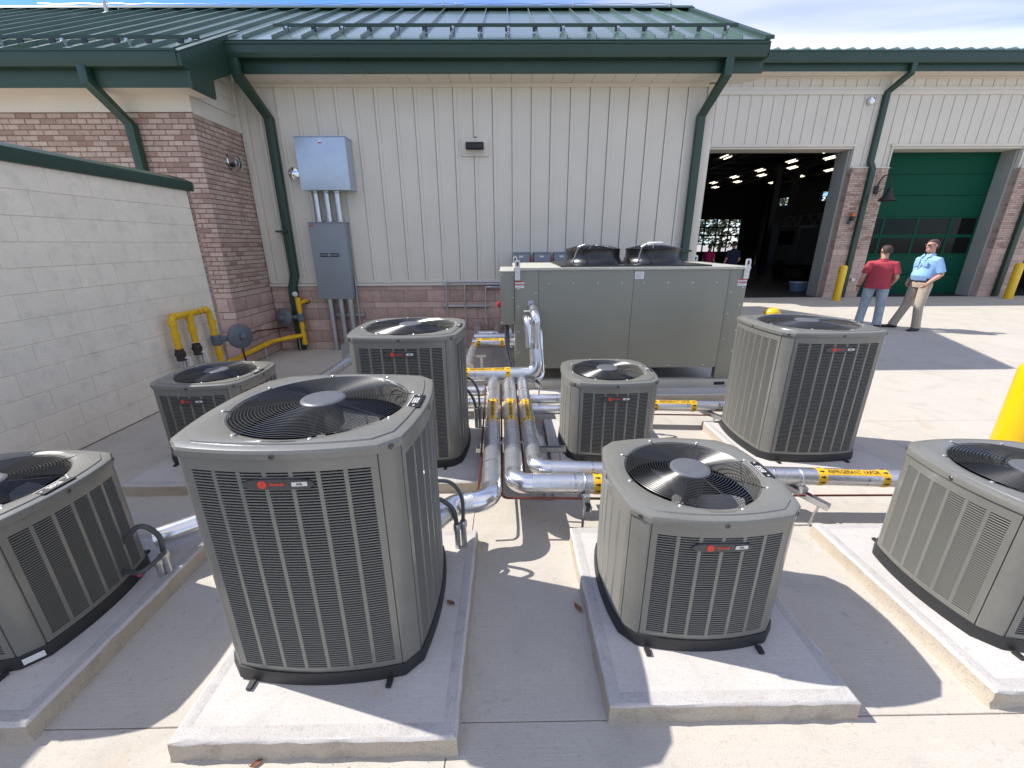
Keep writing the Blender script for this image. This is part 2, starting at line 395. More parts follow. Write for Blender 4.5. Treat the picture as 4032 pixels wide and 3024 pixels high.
# ================================================================== MASONRY HELPERS
def rough_block(w, h, rough, seed, d=0.05):
    """one block, front face toward -y, split-faced when rough > 0"""
    rnd = random.Random(seed); nx, nz = (6, 3) if rough else (1, 1); mb = MB(); n = 0
    for iz in range(nz+1):
        for ix in range(nx+1):
            e_ = ix in (0, nx) or iz in (0, nz)
            mb.v.append(Vector((-w/2 + w*ix/nx, -(0 if (e_ or not rough) else rnd.uniform(0.25, 1)*rough), -h/2 + h*iz/nz)))
    for iz in range(nz):
        for ix in range(nx):
            a = iz*(nx+1)+ix; mb.face(a, a+1, a+nx+2, a+nx+1)
    k = len(mb.v); mb.v += [Vector((x, d, z)) for x, z in ((-w/2, -h/2), (w/2, -h/2), (w/2, h/2), (-w/2, h/2))]
    c = (0, nx, (nz+1)*(nx+1)-1, nz*(nx+1))
    for i in range(4): j = (i+1) % 4; mb.face(c[i], k+i, k+j, c[j])
    return mb
_bm = {}
def block_mesh(w, h, rough, matn, var=0, bevel=0.0):
    key = (round(w, 3), round(h, 3), rough, matn, var)
    if key not in _bm: _bm[key] = rough_block(w, h, rough, hash(key[:3]) % 1000 + var).mesh("block", matn, bevel=bevel, seg=1, smooth=(50 if rough else 30))
    return _bm[key]
def lay(parent, origin, udir, length, z0, z1, pitch_w, pitch_h, joint, rough, matn, name="block", off0=0.0, bevel=0.0, keep=None, limit=300, vis=None):
    """courses of single blocks/bricks on a vertical wall; origin is the wall start, udir the horizontal direction, face normal = udir turned -90 deg"""
    q = parent
    while q.parent is not None: q = q.parent
    og = ORG.get(q.name, Vector()); u = Vector(udir).normalized(); ang = math.atan2(u.y, u.x)
    out = []; rows = max(1, round((z1-z0)/pitch_h)); ph = (z1-z0)/rows
    for r_ in range(rows):
        s = -((off0 + (r_ % 2)*0.5) % 1.0)*pitch_w; zc = z0 + ph*(r_+0.5)
        while s < length - 0.01:
            a, b = max(s, 0), min(s+pitch_w, length)
            if b-a > 0.03:
                p = Vector(origin) + u*((a+b)/2); p.z = zc
                if keep is None or keep((a+b)/2, zc): out.append((p, b-a-joint, ph-joint))
            s += pitch_w
    singles, rest = out, []
    if len(out) > limit:
        cp = Vector((0, 0, 1.8)); out.sort(key=lambda t: (t[0]-cp).length); singles, rest = out[:limit], out[limit:]
    for k, (p, w, h) in enumerate(singles):
        link(name, block_mesh(w, h, rough, matn, (k*7) % 5 if rough else 0, bevel), parent, p-og, (0, 0, ang))
    if rest:
        mb = MB()
        for k, (p, w, h) in enumerate(rest):
            mb.add(rough_block(w, h, rough, k), Matrix.Translation(p) @ Matrix.Rotation(ang, 4, 'Z'))
        mb.build(name+"s", matn, parent, kind="stuff")

# ================================================================== MAIN BUILDING
WY = 7.43
mainb = thing("station_building", "beige board and batten building wing with green standing seam metal roof", "building", (0, WY, 0))
core = B(-4.10, 3.18, WY+0.02, 14.25, 0, 4.3)
core.build("wall_core", "siding", mainb)
gab = MB().prism([(3.10, 7.45, 4.2), (3.10, 13.3, 4.2), (3.10, 10.1, 6.02)], (0.1, 0, 0)); gab.build("gable_wall", "siding", mainb)
BP, BX0 = 0.3003, -2.298
bset = MB().box(-0.1265, 0.1175, -0.012, 0.014, 0, 1).mesh("board", "siding", bevel=0.0)
bat = MB().box(-0.024, 0.024, -0.016, 0.025, 0, 1).mesh("batten", "siding", bevel=0.003, seg=1)
def board(parent, x, z0, z1, y=0.0):
    o = link("board", bset, parent, (x, y, z0)); o.scale = (1, 1, z1-z0)
def batten(parent, x, z0, z1, y=0.0):
    o = link("batten", bat, parent, (x, y, z0)); o.scale = (1, 1, z1-z0)
for k in range(-6, 19):
    x = BX0 + BP*k + 0.022
    if x < -4.05: continue
    if k < 18: board(mainb, x+BP/2, 1.16, 4.05, 0.0)
    if x > 3.06 or -0.72 < x < -0.20 and False: continue
    if abs(x+0.485) < 0.24:
        batten(mainb, x, 1.20, 3.10, -0.012); batten(mainb, x, 3.38, 4.04, -0.012)
    else: batten(mainb, x, 1.20, 4.04, -0.012)
B(3.10, 3.235, WY-0.045, WY+0.02, 1.16, 4.07).build("corner_trim", "siding", mainb, bevel=0.004)
B(3.18, 3.237, WY+0.021, WY+0.16, 0.0, 4.2).build("corner_trim", "siding", mainb, bevel=0.004)
B(-4.09, -3.98, WY-0.04, WY+0.02, 1.16, 4.07).build("corner_trim", "siding", mainb, bevel=0.004)
B(-4.09, 3.10, WY-0.036, WY, 4.04, 4.105).build("frieze_trim", "siding", mainb, bevel=0.003)
B(-3.98, 3.10, WY-0.034, WY, 1.158, 1.202).build("bottom_trim", "siding", mainb, bevel=0.003)
B(-4.09, 3.20, WY-0.075, WY, 1.112, 1.152).build("sill_ledge", "siding", mainb, bevel=0.006)
bc = B(-4.09, 3.19, WY-0.03, WY+0.02, 0, 1.11).build("base_course", "mortar", mainb)
lay(bc, (-4.09, WY-0.032, 0), (1, 0, 0), 7.28, 1.035, 1.108, 0.4, 0.075, 0.008, 0, "smooth_block")
lay(bc, (-4.09, WY-0.032, 0), (1, 0, 0), 7.28, 0.83, 1.035, 0.4, 0.205, 0.009, 0.02, "split_block", off0=0.3)
lay(bc, (-4.09, WY-0.032, 0), (1, 0, 0), 7.28, 0.73, 0.83, 0.4, 0.1, 0.008, 0, "smooth_block", off0=0.6)
lay(bc, (-4.09, WY-0.032, 0), (1, 0, 0), 7.28, 0.13, 0.73, 0.4, 0.2, 0.009, 0.02, "split_block", off0=0.1)
lay(bc, (-4.09, WY-0.032, 0), (1, 0, 0), 7.28, 0.0, 0.13, 0.4, 0.13, 0.008, 0, "smooth_block", off0=0.45)
# soffit
sp = MB().box(0.002, 0.300, 7.02, WY-0.038, 0, 0.012); sme = sp.mesh("soffit_panel", "soffit", Vector((0, WY, 0)), bevel=0.003, seg=1)
for k in range(25): link("soffit_panel", sme, mainb, (-3.84 + 0.3025*k, 0, 4.09))
B(-3.84, 3.72, 7.01, WY, 4.103, 4.11).build("soffit_backing", "mortar", mainb)
# fascia and gutter
B(-3.83, 3.66, 6.985, 7.015, 4.08, 4.46).build("fascia", "green_metal", mainb, bevel=0.004)
MB().prism([(3.63, 6.99, 4.075), (3.63, 10.1, 5.72), (3.63, 10.1, 6.1), (3.63, 6.99, 4.455)], (0.035, 0, 0)).build("rake_board", "green_metal", mainb)
MB().prism([(3.63, 13.2, 4.1), (3.63, 10.11, 5.72), (3.63, 10.11, 6.1), (3.63, 13.2, 4.47)], (0.035, 0, 0)).build("rake_board", "green_metal", mainb)
MB().prism([(3.24, 7.02, 4.085), (3.24, 7.45, 4.085), (3.62, 7.45, 4.085), (3.62, 7.02, 4.085)], (0, 0, 0.012)).build("soffit_panel", "soffit", mainb)
def gutter(parent, x0, x1, yb, z0, z1, dep=0.14, m="green_metal"):
    prof = [(yb, z1), (yb, z0), (yb-dep*0.86, z0), (yb-dep, z0+0.05), (yb-dep, z1-0.03), (yb-dep-0.012, z1-0.025), (yb-dep-0.012, z1), (yb-dep+0.006, z1), (yb-dep+0.006, z0+0.055), (yb-dep*0.82, z0+0.008), (yb-0.006, z0+0.008), (yb-0.006, z1)]
    mb = MB().prism([(x0, y, z) for y, z in prof], (x1-x0, 0, 0)); mb.box(x0-0.003, x0+0.003, yb-dep-0.005, yb, z0, z1-0.002); mb.box(x1-0.003, x1+0.003, yb-dep-0.005, yb, z0, z1-0.002)
    return mb.build("gutter", m, parent, smooth=20)
gutter(mainb, -3.84, 3.645, 6.984, 4.228, 4.400)
# roof: one plane, lower eave on the wing
SL = 0.53
def rz(y): return 4.465 + SL*(y-6.93)
RYr = 10.10
roof = MB().prism([(-3.829, 6.9, rz(6.9)-0.03), (3.66, 6.9, rz(6.9)-0.03), (3.66, RYr, rz(RYr)-0.03), (-3.829, RYr, rz(RYr)-0.03)], (0, 0, 0.02)).build("roof", "roof_green", mainb)
MB().prism([(-3.6, 13.3, rz(6.9)-0.03), (3.66, 13.3, rz(6.9)-0.03), (3.66, RYr+0.001, rz(RYr)-0.03), (-3.6, RYr+0.001, rz(RYr)-0.03)], (0, 0, 0.02)).build("rear_roof", "roof_green", mainb)
def pan_mesh(w, y0, y1, og):
    L_ = math.hypot(y1-y0, rz(y1)-rz(y0))
    mb = MB().prism([(0.002, y0, rz(y0)-0.008), (w-0.002, y0, rz(y0)-0.008), (w-0.002, y1, rz(y1)-0.008), (0.002, y1, rz(y1)-0.008)], (0, 0, 0.008))
    return mb.mesh("roof_pan", "roof_green", og, smooth=0)
def seam_mesh(y0, y1, og, h=0.052):
    mb = MB().prism([(-0.006, y0, rz(y0)-0.002), (0.006, y0, rz(y0)-0.002), (0.006, y1, rz(y1)-0.002), (-0.006, y1, rz(y1)-0.002)], (0, 0, h))
    return mb.mesh("seam", "roof_green", og, smooth=0)
og = Vector((0, WY, 0)); pm = pan_mesh(0.406, 6.88, RYr-0.02, og); sm_ = seam_mesh(6.88, RYr-0.02, og)
xs = [3.279 + 0.384 - 0.4013*k for k in range(19)]
for k in range(18):
    link("roof_pan", pm, roof, (xs[k+1], 0, 0)); 
    link("seam", sm_, roof, (xs[k] if k else xs[18], 0, 0))
MB().prism([(-3.9, RYr-0.16, rz(RYr-0.16)+0.056), (-3.9, RYr, rz(RYr)+0.075), (-3.9, RYr+0.16, rz(RYr-0.16)+0.056)], (7.6, 0, 0)).build("ridge_cap", "green_metal", roof)
MB().prism([(3.58, 6.87, rz(6.87)), (3.70, 6.87, rz(6.87)), (3.70, RYr, rz(RYr)), (3.58, RYr, rz(RYr))], (0, 0, 0.045)).build("rake_trim", "green_metal", roof)
def snow_rail(parent, x0, x1, y, cl):
    z = rz(y)
    B(x0, x1, y-0.010, y+0.010, z+0.072, z+0.112).build("snow_rail", "green_metal", parent, bevel=0.003)
    for x in cl:
        mb = MB().box(x-0.02, x+0.02, y-0.03, y+0.03, z+0.045, z+0.072); mb.box(x-0.014, x+0.014, y-0.02, y+0.02, z, z+0.05)
        mb.build("rail_clamp", "galv", parent)
    k = x0+0.18
    while k < x1:
        B(k-0.035, k+0.035, y-0.016, y+0.006, z+0.015, z+0.07).build("rail_cleat", "shroud_black", parent); k += 0.4013
snow_rail(roof, -3.35, 3.42, 7.40, [xs[k] for k in range(1, 18, 2)])
# downspouts
def downspout(parent, pts, w=0.1, d=0.08, straps=()):
    P = [Vector(p) for p in pts]; rs = []
    for i, p in enumerate(P):
        d1 = (P[min(i+1, len(P)-1)]-P[max(i-1, 0)]).normalized()
        u = Vector((1, 0, 0)); u = (u-d1*u.dot(d1)).normalized(); w_ = u.cross(d1)
        if i in (0, len(P)-1): k = 1
        else: k = 1/max(0.5, math.cos((P[i]-P[i-1]).angle(P[i+1]-P[i])/2))
        rs.append([p+u*a*w/2+w_*b*d/2*k for a, b in ((-1, -1), (1, -1), (1, 1), (-1, 1))])
    o = MB().rings(rs).build("downspout", "green_metal", parent, bevel=0.006, smooth=20)
    for z in straps:
        b = P[-1]; B(b.x-w/2-0.03, b.x+w/2+0.03, b.y-d/2-0.006, b.y+d/2+0.02, z-0.015, z+0.015).build("strap", "green_metal", o)
    return o
downspout(mainb, [(-3.735, 6.91, 4.24), (-3.735, 6.91, 4.05), (-3.61, 7.345, 3.62), (-3.62, 7.345, 1.30), (-3.67, 7.31, 1.10), (-3.68, 7.31, 0.02)], 0.125, 0.09, (2.0,))
downspout(mainb, [(3.13, 6.91, 4.24), (3.13, 6.91, 4.05), (3.01, 7.34, 3.63), (3.01, 7.34, 1.30), (3.01, 7.30, 1.10), (3.01, 7.30, 0.02)], 0.115, 0.09, (1.66,))
# lightning rods and cable on the ridge
rz_r = rz(RYr)+0.08
for x, h_, lb in ((-1.20, 0.35, "tall thin lightning rod in the middle of the green roof ridge"), (-0.95, 0.14, "short lightning rod on the ridge close beside a tall one"),
                  (1.36, 0.13, "short lightning rod standing alone on the green roof ridge"), (3.27, 0.4, "tall lightning rod at the gable end of the green ridge")):
    mb = MB().tube([(x, RYr, rz_r-0.02), (x, RYr, rz_r+h_)], [0.008, 0.004], 6); mb.lathe([(0.02, 0), (0.02, 0.03), (0.01, 0.05)], (x, RYr, rz_r-0.01), 8)
    mb.build("lightning_rod", "galv", None, label=lb, cat="lightning rod", group="lightning rods on the ridge", org=(x, RYr, rz_r-0.03))
mb = MB().tube([(x, RYr-0.05, rz_r-0.005 + 0.012*math.sin(x*9)) for x in [-9 + 0.3*k for k in range(42)]], 0.006, 5)
mb.build("lightning_cable", "galv", None, label="thin metal lightning cable running along the roof ridge", cat="cable", org=(-3, RYr-0.05, rz_r-0.01))
mb = MB().tube([(-7.26, 9.45, 5.78), (-7.28, 9.45, 6.5)], 0.03, 8); mb.lathe([(0.09, 0), (0.09, 0.03), (0.035, 0.07)], (-7.26, 9.45, 5.76), 12)
mb.tube(bend([(-7.25, 9.40, 6.4), (-7.1, 9.40, 6.1), (-7.0, 9.4, 5.86)], 0.2), 0.008, 5)
mb.build("antenna_mast", "plate_white", None, label="white antenna mast with loose cable on the green roof", cat="antenna", org=(-7.26, 9.45, 5.76))

# ================================================================== BRICK WING (left)
FX, FY = -4.10, 6.33
wing = thing("brick_wing", "brick clad building wing with green eave behind the painted block wall", "building", (FX, FY, 0))
B(-14, FX-0.03, FY+0.03, 9.5, 0, 3.63).build("wall_core", "mortar", wing)
B(FX-0.05, FX-0.0301, FY+0.031, WY-0.04, 0, 3.44).build("return_core", "mortar", wing)
fw = B(-12, FX-0.012, FY+0.012, FY+0.028, 1.12, 3.44).build("front_wall", "mortar", wing)
rw = B(FX-0.029, FX-0.012, FY+0.03, WY-0.03, 1.12, 3.44).build("return_wall", "mortar", wing)
lay(fw, (-8.10, FY+0.002, 0), (1, 0, 0), 4.0, 1.12, 3.44, 0.2, 0.0652, 0.011, 0, "brick", "brick", keep=lambda s, z: z > 2.36 or s > 3.0, bevel=0.003)
lay(rw, (FX-0.002, FY+0.002, 0), (0, 1, 0), 1.09, 1.12, 3.44, 0.2, 0.0652, 0.011, 0, "brick", "brick", off0=0.5, bevel=0.003)
for (o_, d_, l_) in (((-6.1, FY, 0), (1, 0, 0), 2.0), ((FX, FY, 0), (0, 1, 0), 1.08)):
    pz = fw if d_[0] else rw
    lay(pz, o_, d_, l_, 1.035, 1.118, 0.4, 0.08, 0.008, 0, "smooth_block")
    lay(pz, o_, d_, l_, 0.83, 1.035, 0.4, 0.205, 0.009, 0.02, "split_block", off0=0.2)
    lay(pz, o_, d_, l_, 0.73, 0.83, 0.4, 0.1, 0.008, 0, "smooth_block", off0=0.5)
    lay(pz, o_, d_, l_, 0.13, 0.73, 0.4, 0.2, 0.009, 0.02, "split_block", off0=0.1)
    lay(pz, o_, d_, l_, 0.0, 0.13, 0.4, 0.13, 0.008, 0, "smooth_block", off0=0.4)
B(-12, FX+0.012, FY-0.012, FY+0.03, 3.445, 3.64).build("frieze_board", "siding", wing)
for a, b, s_ in ((3.43, 3.63, 0.012), (3.635, 3.84, 0.014), (3.845, 4.03, 0.012), (4.035, 4.2, 0.010)):
    B(FX-0.03, FX+s_, FY+0.031, WY-0.045, a, b).build("return_board", "siding", wing, bevel=0.003)
B(FX-0.03, FX+0.03, WY-0.12, WY-0.046, 3.42, 3.95).build("corner_trim", "siding", wing, bevel=0.003)
B(-12, -3.85, 6.02, FY, 3.628, 3.64).build("soffit_panel", "soffit", wing)
B(FX+0.02, -3.85, FY+0.001, 6.45, 3.627, 3.64).build("soffit_panel", "soffit", wing)
B(-12, -3.845, 6.0, 6.02, 3.62, 4.0).build("fascia", "green_metal", wing, bevel=0.003)
gutter(wing, -12, -3.85, 5.999, 3.80, 3.972, 0.12)
MB().prism([(-3.845, 5.99, 3.61), (-3.845, 6.43, 3.61), (-3.845, 6.45, 3.83), (-3.845, 6.98, 4.085), (-3.845, 6.98, rz(6.98)+0.03), (-3.845, 5.88, rz(5.88)+0.03), (-3.845, 5.88, 3.80), (-3.845, 5.99, 3.79)], (0.045, 0, 0)).build("rake_board", "green_metal", wing, bevel=0.004)
wr = MB().prism([(-12, 5.93, rz(5.93)-0.03), (-3.83, 5.93, rz(5.93)-0.03), (-3.83, RYr, rz(RYr)-0.03), (-12, RYr, rz(RYr)-0.03)], (0, 0, 0.02)).build("roof", "roof_green", wing)
MB().prism([(-12, 13.3, rz(6.9)-0.03), (-3.61, 13.3, rz(6.9)-0.03), (-3.61, RYr+0.001, rz(RYr)-0.03), (-12, RYr+0.001, rz(RYr)-0.03)], (0, 0, 0.02)).build("rear_roof", "roof_green", wing)
MB().prism([(-3.89, 5.87, rz(5.87)+0.032), (-3.79, 5.87, rz(5.87)+0.032), (-3.79, 7.3, rz(7.3)+0.032), (-3.89, 7.3, rz(7.3)+0.032)], (0, 0, 0.014)).build("rake_trim", "green_metal", wr)
ogw = Vector((FX, FY, 0)); pm2 = pan_mesh(0.406, 5.90, RYr-0.02, Vector((0, FY, 0))); sm2 = seam_mesh(5.90, RYr-0.02, Vector((0, FY, 0)))
link("roof_pan", pan_mesh(abs(-3.83-xs[18])-0.002, 6.88, RYr-0.02, Vector((0, WY, 0))), roof, (-3.829, 0, 0))
x = xs[18]-0.4013; k = 0
link("roof_pan", pan_mesh(-3.83-x, 5.90, RYr-0.02, Vector((0, FY, 0))), wr, (x-FX, 0, 0)); link("seam", sm2, wr, (x-FX, 0, 0))
while x > -11.6:
    link("roof_pan", pm2, wr, (x-0.4013-FX, 0, 0)); link("seam", sm2, wr, (x-0.4013-FX, 0, 0)); x -= 0.4013
snow_rail(wr, -11.5, -3.86, 6.42, [xs[18]-0.4013*k for k in range(1, 18, 2)])
MB().prism([(-12, RYr-0.16, rz(RYr-0.16)+0.056), (-12, RYr, rz(RYr)+0.075), (-12, RYr+0.16, rz(RYr-0.16)+0.056)], (8.09, 0, 0)).build("ridge_cap", "green_metal", wr)
downspout(wing, [(-5.0, 5.93, 3.82), (-5.0, 5.93, 3.66), (-4.87, 6.25, 3.28), (-4.87, 6.25, 0.3)], 0.105, 0.09)

# ================================================================== PAINTED BLOCK WALL
BXw = -3.99
bw = thing("block_wall", "cream painted concrete block screen wall with green metal cap", "wall", (BXw, 2.0, 0))
bcore = B(BXw-0.19, BXw-0.006, -2.5, 5.70, 0, 2.47).build("wall_core", "cmu_mortar", bw)
def cmu_face(a, b): return None
lay(bcore, (BXw, -2.4, 0), (0, 1, 0), 8.13, 0.0, 2.44, 0.39, 0.1955, 0.0035, 0, "cmu", "block", bevel=0.003)
capm = MB()
capm.prism([(BXw+0.035, -2.4, 2.44), (BXw+0.035, -2.4, 2.548), (BXw-0.09, -2.4, 2.60), (BXw-0.235, -2.4, 2.548), (BXw-0.235, -2.4, 2.44)], (0, 8.22, 0))
capm.build("wall_cap", "green_metal", bw, bevel=0.004)
for k in range(9): MB().lathe([(0.008, 0), (0.008, 0.004), (0.003, 0.006)], (BXw+0.035, 5.3-0.72*k, 2.475), 8, (1, 0, 0)).build("rivet", "green_metal", bw)
ep = B(BXw-0.19, BXw-0.06, 5.70, 5.86, 0, 2.44).build("end_pier", "mortar", bw)
lay(ep, (BXw-0.045, 5.70, 0), (0, 1, 0), 0.17, 1.12, 2.44, 0.2, 0.0652, 0.011, 0, "brick", "brick", bevel=0.003)
lay(ep, (BXw-0.045, 5.70, 0), (0, 1, 0), 0.17, 0.0, 1.12, 0.4, 0.2, 0.009, 0, "smooth_block")

# ================================================================== GARAGE BUILDING (right, behind)
GY = 14.19
gar = thing("vehicle_bay_building", "tall vehicle bay building with green doors, brick piers and green eave", "building", (11, GY, 0))
D1, D2, P2 = (5.9, 10.64), (11.84, 15.90), 17.1
HD = 4.53
def gbox(n, m_, *a, **k): return B(*a).build(n, m_, gar, **k)
gbox("wall_core", "siding", 3.2, D1[0], GY+0.03, GY+0.55, 0, 6.4)
gbox("wall_core", "siding", D1[0], P2, GY+0.03, GY+0.55, HD+0.06, 6.4)
gbox("wall_core", "siding", D1[1]+0.03, D2[0]-0.03, GY+0.03, GY+0.55, 0, HD+0.06)
gbox("wall_core", "siding", D2[1]+0.03, P2, GY+0.03, GY+0.55, 0, HD+0.06)
gbox("wall_core", "siding", P2, 30, GY+0.03, GY+0.55, HD+0.06, 6.4)
gbox("wall_core", "siding", 21.4, 30, GY+0.03, GY+0.55, 0, HD+0.06)
bm2 = MB().box(-0.157, 0.145, -0.008, 0.008, 0, 1).mesh("board", "siding")
bt2 = MB().box(-0.012, 0.012, -0.012, 0.014, 0, 1).mesh("batten", "siding")
GP = 0.3378; gx0 = 6.222*1.0588
def gb(x, z0, z1):
    o = link("board", bm2, gar, (x+GP/2-11, 0.02, z0)); o.scale = (1, 1, z1-z0)
def gt(x, z0, z1):
    o = link("batten", bt2, gar, (x-11, 0.014, z0)); o.scale = (1, 1, z1-z0)
for k in range(-9, 40):
    x = gx0+GP*k; inp = (D1[1]+0.05 < x+GP/2 < D2[0]-0.05) or (D2[1]+0.05 < x+GP/2 < P2)
    lo = 3.95 if inp else HD+0.06
    if k < 39: gb(x, lo, 5.9); gb(x, 6.08, 6.32)
    lo2 = 3.95 if (D1[1]+0.05 < x < D2[0]-0.05 or D2[1]+0.05 < x < P2) else HD+0.06
    gt(x, lo2, 5.88); gt(x, 6.09, 6.31)
gbox("band_trim", "siding", 3.24, 24, GY-0.03, GY+0.02, 5.885, 6.0, bevel=0.004)
gbox("band_trim", "siding", 3.24, 24, GY-0.022, GY+0.02, 6.004, 6.085, bevel=0.004)
gbox("band_trim", "siding", 3.24, 24, GY-0.02, GY+0.02, 6.29, 6.335, bevel=0.004)
for a, b in (D1, D2):
    gbox("header_trim", "siding", a-0.07, b+0.07, GY-0.02, GY+0.02, HD-0.0, HD+0.075, bevel=0.005)
    gbox("head_jamb", "siding", a+0.05, b-0.001, GY+0.022, GY+0.60, HD-0.055, HD-0.002)
    gbox("jamb", "jamb_grey", b-0.06, b+0.012, GY+0.12, GY+0.62, 0, HD-0.056)
    gbox("jamb", "jamb_grey", a-0.012, a+0.049, GY+0.12, GY+0.62, 0, HD-0.056)
    for xx in (a-0.04, b-0.0):
        gbox("jamb_trim", "siding", xx, xx+0.045, GY-0.018, GY+0.1, 3.94, HD-0.003)
# brick piers
for (a, b, nm) in ((D1[1]+0.02, D2[0]-0.02, 0), (D2[1]+0.02, P2, 1)):
    pier = gbox("brick_pier", "mortar", a+0.012, b-0.012, GY-0.078, GY+0.029, 0, 3.92)
    gbox("pier_cap", "siding", a-0.005, b+0.005, GY-0.1, GY+0.015, 3.925, 3.955)
    lay(pier, (a, GY-0.09, 0), (1, 0, 0), b-a, 1.56, 3.80, 0.21, 0.0665, 0.010, 0, "brick", "brick", bevel=0.0)
    lay(pier, (a, GY-0.09, 0), (1, 0, 0), b-a, 3.80, 3.92, 0.0715, 0.12, 0.010, 0, "brick", "brick", off0=0)
    lay(pier, (a, GY-0.09, 0), (1, 0, 0), b-a, 0.0, 1.555, 0.42, 0.195, 0.009, 0, "smooth_block", off0=0.2)
    for xs_, d_ in ((a, (0, -1, 0)), ):
        lay(pier, (xs_, GY+0.118, 0), d_, 0.20, 1.56, 3.92, 0.2, 0.0665, 0.010, 0, "brick", "brick", bevel=0.0)
        lay(pier, (xs_, GY+0.118, 0), d_, 0.20, 0, 1.555, 0.4, 0.195, 0.009, 0, "smooth_block")
# eave
EY = 13.77
spg = MB().box(0.003, 0.39, EY+0.02, GY-0.02, 0, 0.012).mesh("soffit_panel", "soffit", Vector((0, GY, 0)), bevel=0.004, seg=1)
for k in range(45): link("soffit_panel", spg, gar, (3.3+0.3935*k-11, 0, 6.335))
gbox("fascia", "green_metal", 3.2, 24, EY-0.02, EY+0.018, 6.33, 6.78)
gutter(gar, 3.3, 24, EY-0.021, 6.49, 6.765, 0.13)
groof = MB().prism([(3.0, EY-0.12, 6.78), (30, EY-0.12, 6.78), (30, 38, 10.9), (3.0, 38, 10.9)], (0, 0, 0.02)).build("roof", "roof_green", gar)
gs_ = MB().prism([(0, EY-0.16, 6.79), (0, EY+0.6, 6.91), (0, EY+0.6, 7.01), (0, EY-0.02, 6.89)], (0.014, 0, 0)).mesh("seam", "roof_green", Vector((0, GY, 0)), smooth=0)
for k in range(50): link("seam", gs_, groof, (3.4+0.415*k-11, 0, 0))
downspout(gar, [(11.40, EY-0.08, 6.5), (11.40, EY-0.08, 6.28), (11.20, GY-0.06, 5.92), (11.20, GY-0.06, 4.1), (11.24, GY-0.15, 3.9), (11.24, GY-0.15, 0.02)], 0.15, 0.11)
downspout(gar, [(16.62, EY-0.08, 6.5), (16.62, EY-0.08, 6.28), (16.42, GY-0.06, 5.92), (16.42, GY-0.06, 4.1), (16.46, GY-0.15, 3.9), (16.46, GY-0.15, 0.02)], 0.15, 0.11)
# closed sectional door
DY = GY+0.56
door = B(D2[0]+0.05, D2[1]-0.061, DY+0.02, DY+0.06, 0, HD-0.056).build("sectional_door", "interior_ceiling", gar)
xa, xb = D2[0]+0.05, D2[1]-0.061
cols = [xa+0.06, 12.63, 13.78, 14.92, xb-0.06]
for z0, z1 in ((0.0, 0.66), (0.665, 1.335), (2.565, 3.21), (3.215, 3.84), (3.845, HD-0.06)):
    B(xa, xb, DY-0.005, DY+0.019, z0+0.004, z1-0.004).build("door_section", "door_green", door, bevel=0.004)
for z0, z1 in ((1.34, 1.95), (1.955, 2.56)):
    mb = MB().box(xa, xb, DY-0.006, DY+0.018, z0, z0+0.045); mb.box(xa, xb, DY-0.006, DY+0.018, z1-0.045, z1)
    xe = [xa, 12.63, 13.78, 14.92, xb]
    for i, x in enumerate(xe):
        w = 0.04 if 0 < i < 4 else 0.08
        mb.box(max(xa, x-w), min(xb, x+w), DY-0.0065, DY+0.0175, z0+0.0451, z1-0.0451)
    o = mb.build("window_frame", "door_green", door)
    for i in range(4): B(xe[i]+0.03, xe[i+1]-0.03, DY+0.006, DY+0.012, z0+0.03, z1-0.03).build("pane", "glass_dark", o)
B(xa, xb, DY-0.02, DY+0.03, 0.0, 0.03).build("bottom_seal", "tyre", door)
# interior of the open bay
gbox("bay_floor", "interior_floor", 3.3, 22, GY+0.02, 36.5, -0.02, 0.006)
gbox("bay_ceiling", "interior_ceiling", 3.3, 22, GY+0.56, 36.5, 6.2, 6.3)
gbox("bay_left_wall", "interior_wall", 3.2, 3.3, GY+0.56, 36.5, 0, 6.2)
# right wall with two small windows, back wall with a glazed door
XR_ = 20.5
mb = MB(); ed = [GY+0.56, 28.4, 29.4, 32.3, 33.9, 36.5]
for i in range(0, 6, 2): mb.box(XR_, XR_+0.2, ed[i], ed[i+1], 0, 6.2)
for i in (1, 3): mb.box(XR_, XR_+0.2, ed[i], ed[i+1], 0, 4.3); mb.box(XR_, XR_+0.2, ed[i], ed[i+1], 4.86, 6.2)
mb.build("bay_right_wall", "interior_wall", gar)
mb = MB(); bx0, bx1, bz, bl_ = 14.2, 19.15, 3.58, 1.0
mb.box(3.3, bx0, 36.0, 36.2, 0, 6.2); mb.box(bx1, XR_, 36.0, 36.2, 0, 6.2); mb.box(bx0, bx1, 36.0, 36.2, bz, 6.2); mb.box(bx0, bx1, 36.0, 36.2, 0, bl_)
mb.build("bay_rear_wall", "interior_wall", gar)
grid = MB()
for i in range(6): grid.box(bx0+i*(bx1-bx0)/5-0.05, bx0+i*(bx1-bx0)/5+0.05, 35.97, 36.03, bl_, bz)
for i in range(5): grid.box(bx0, bx1, 35.975, 36.025, bl_+i*(bz-bl_)/4-0.05, bl_+i*(bz-bl_)/4+0.05)
grid.build("rear_door_grid", "interior_ceiling", gar)
for x, y in ((14.6, 24.5), (17.2, 27.0), (20.2, 23.0)): gbox("steel_column", "interior_steel", x-0.14, x+0.14, y-0.14, y+0.14, 0, 6.1)
for k in range(13): gbox("roof_purlin", "interior_steel", 3.4, 20.4, 15.6+1.6*k, 15.66+1.6*k, 5.85, 6.02)
for k in range(6): gbox("roof_truss_pipe", "interior_steel", 6+2.6*k, 6.09+2.6*k, 15, 36, 5.62, 5.72)
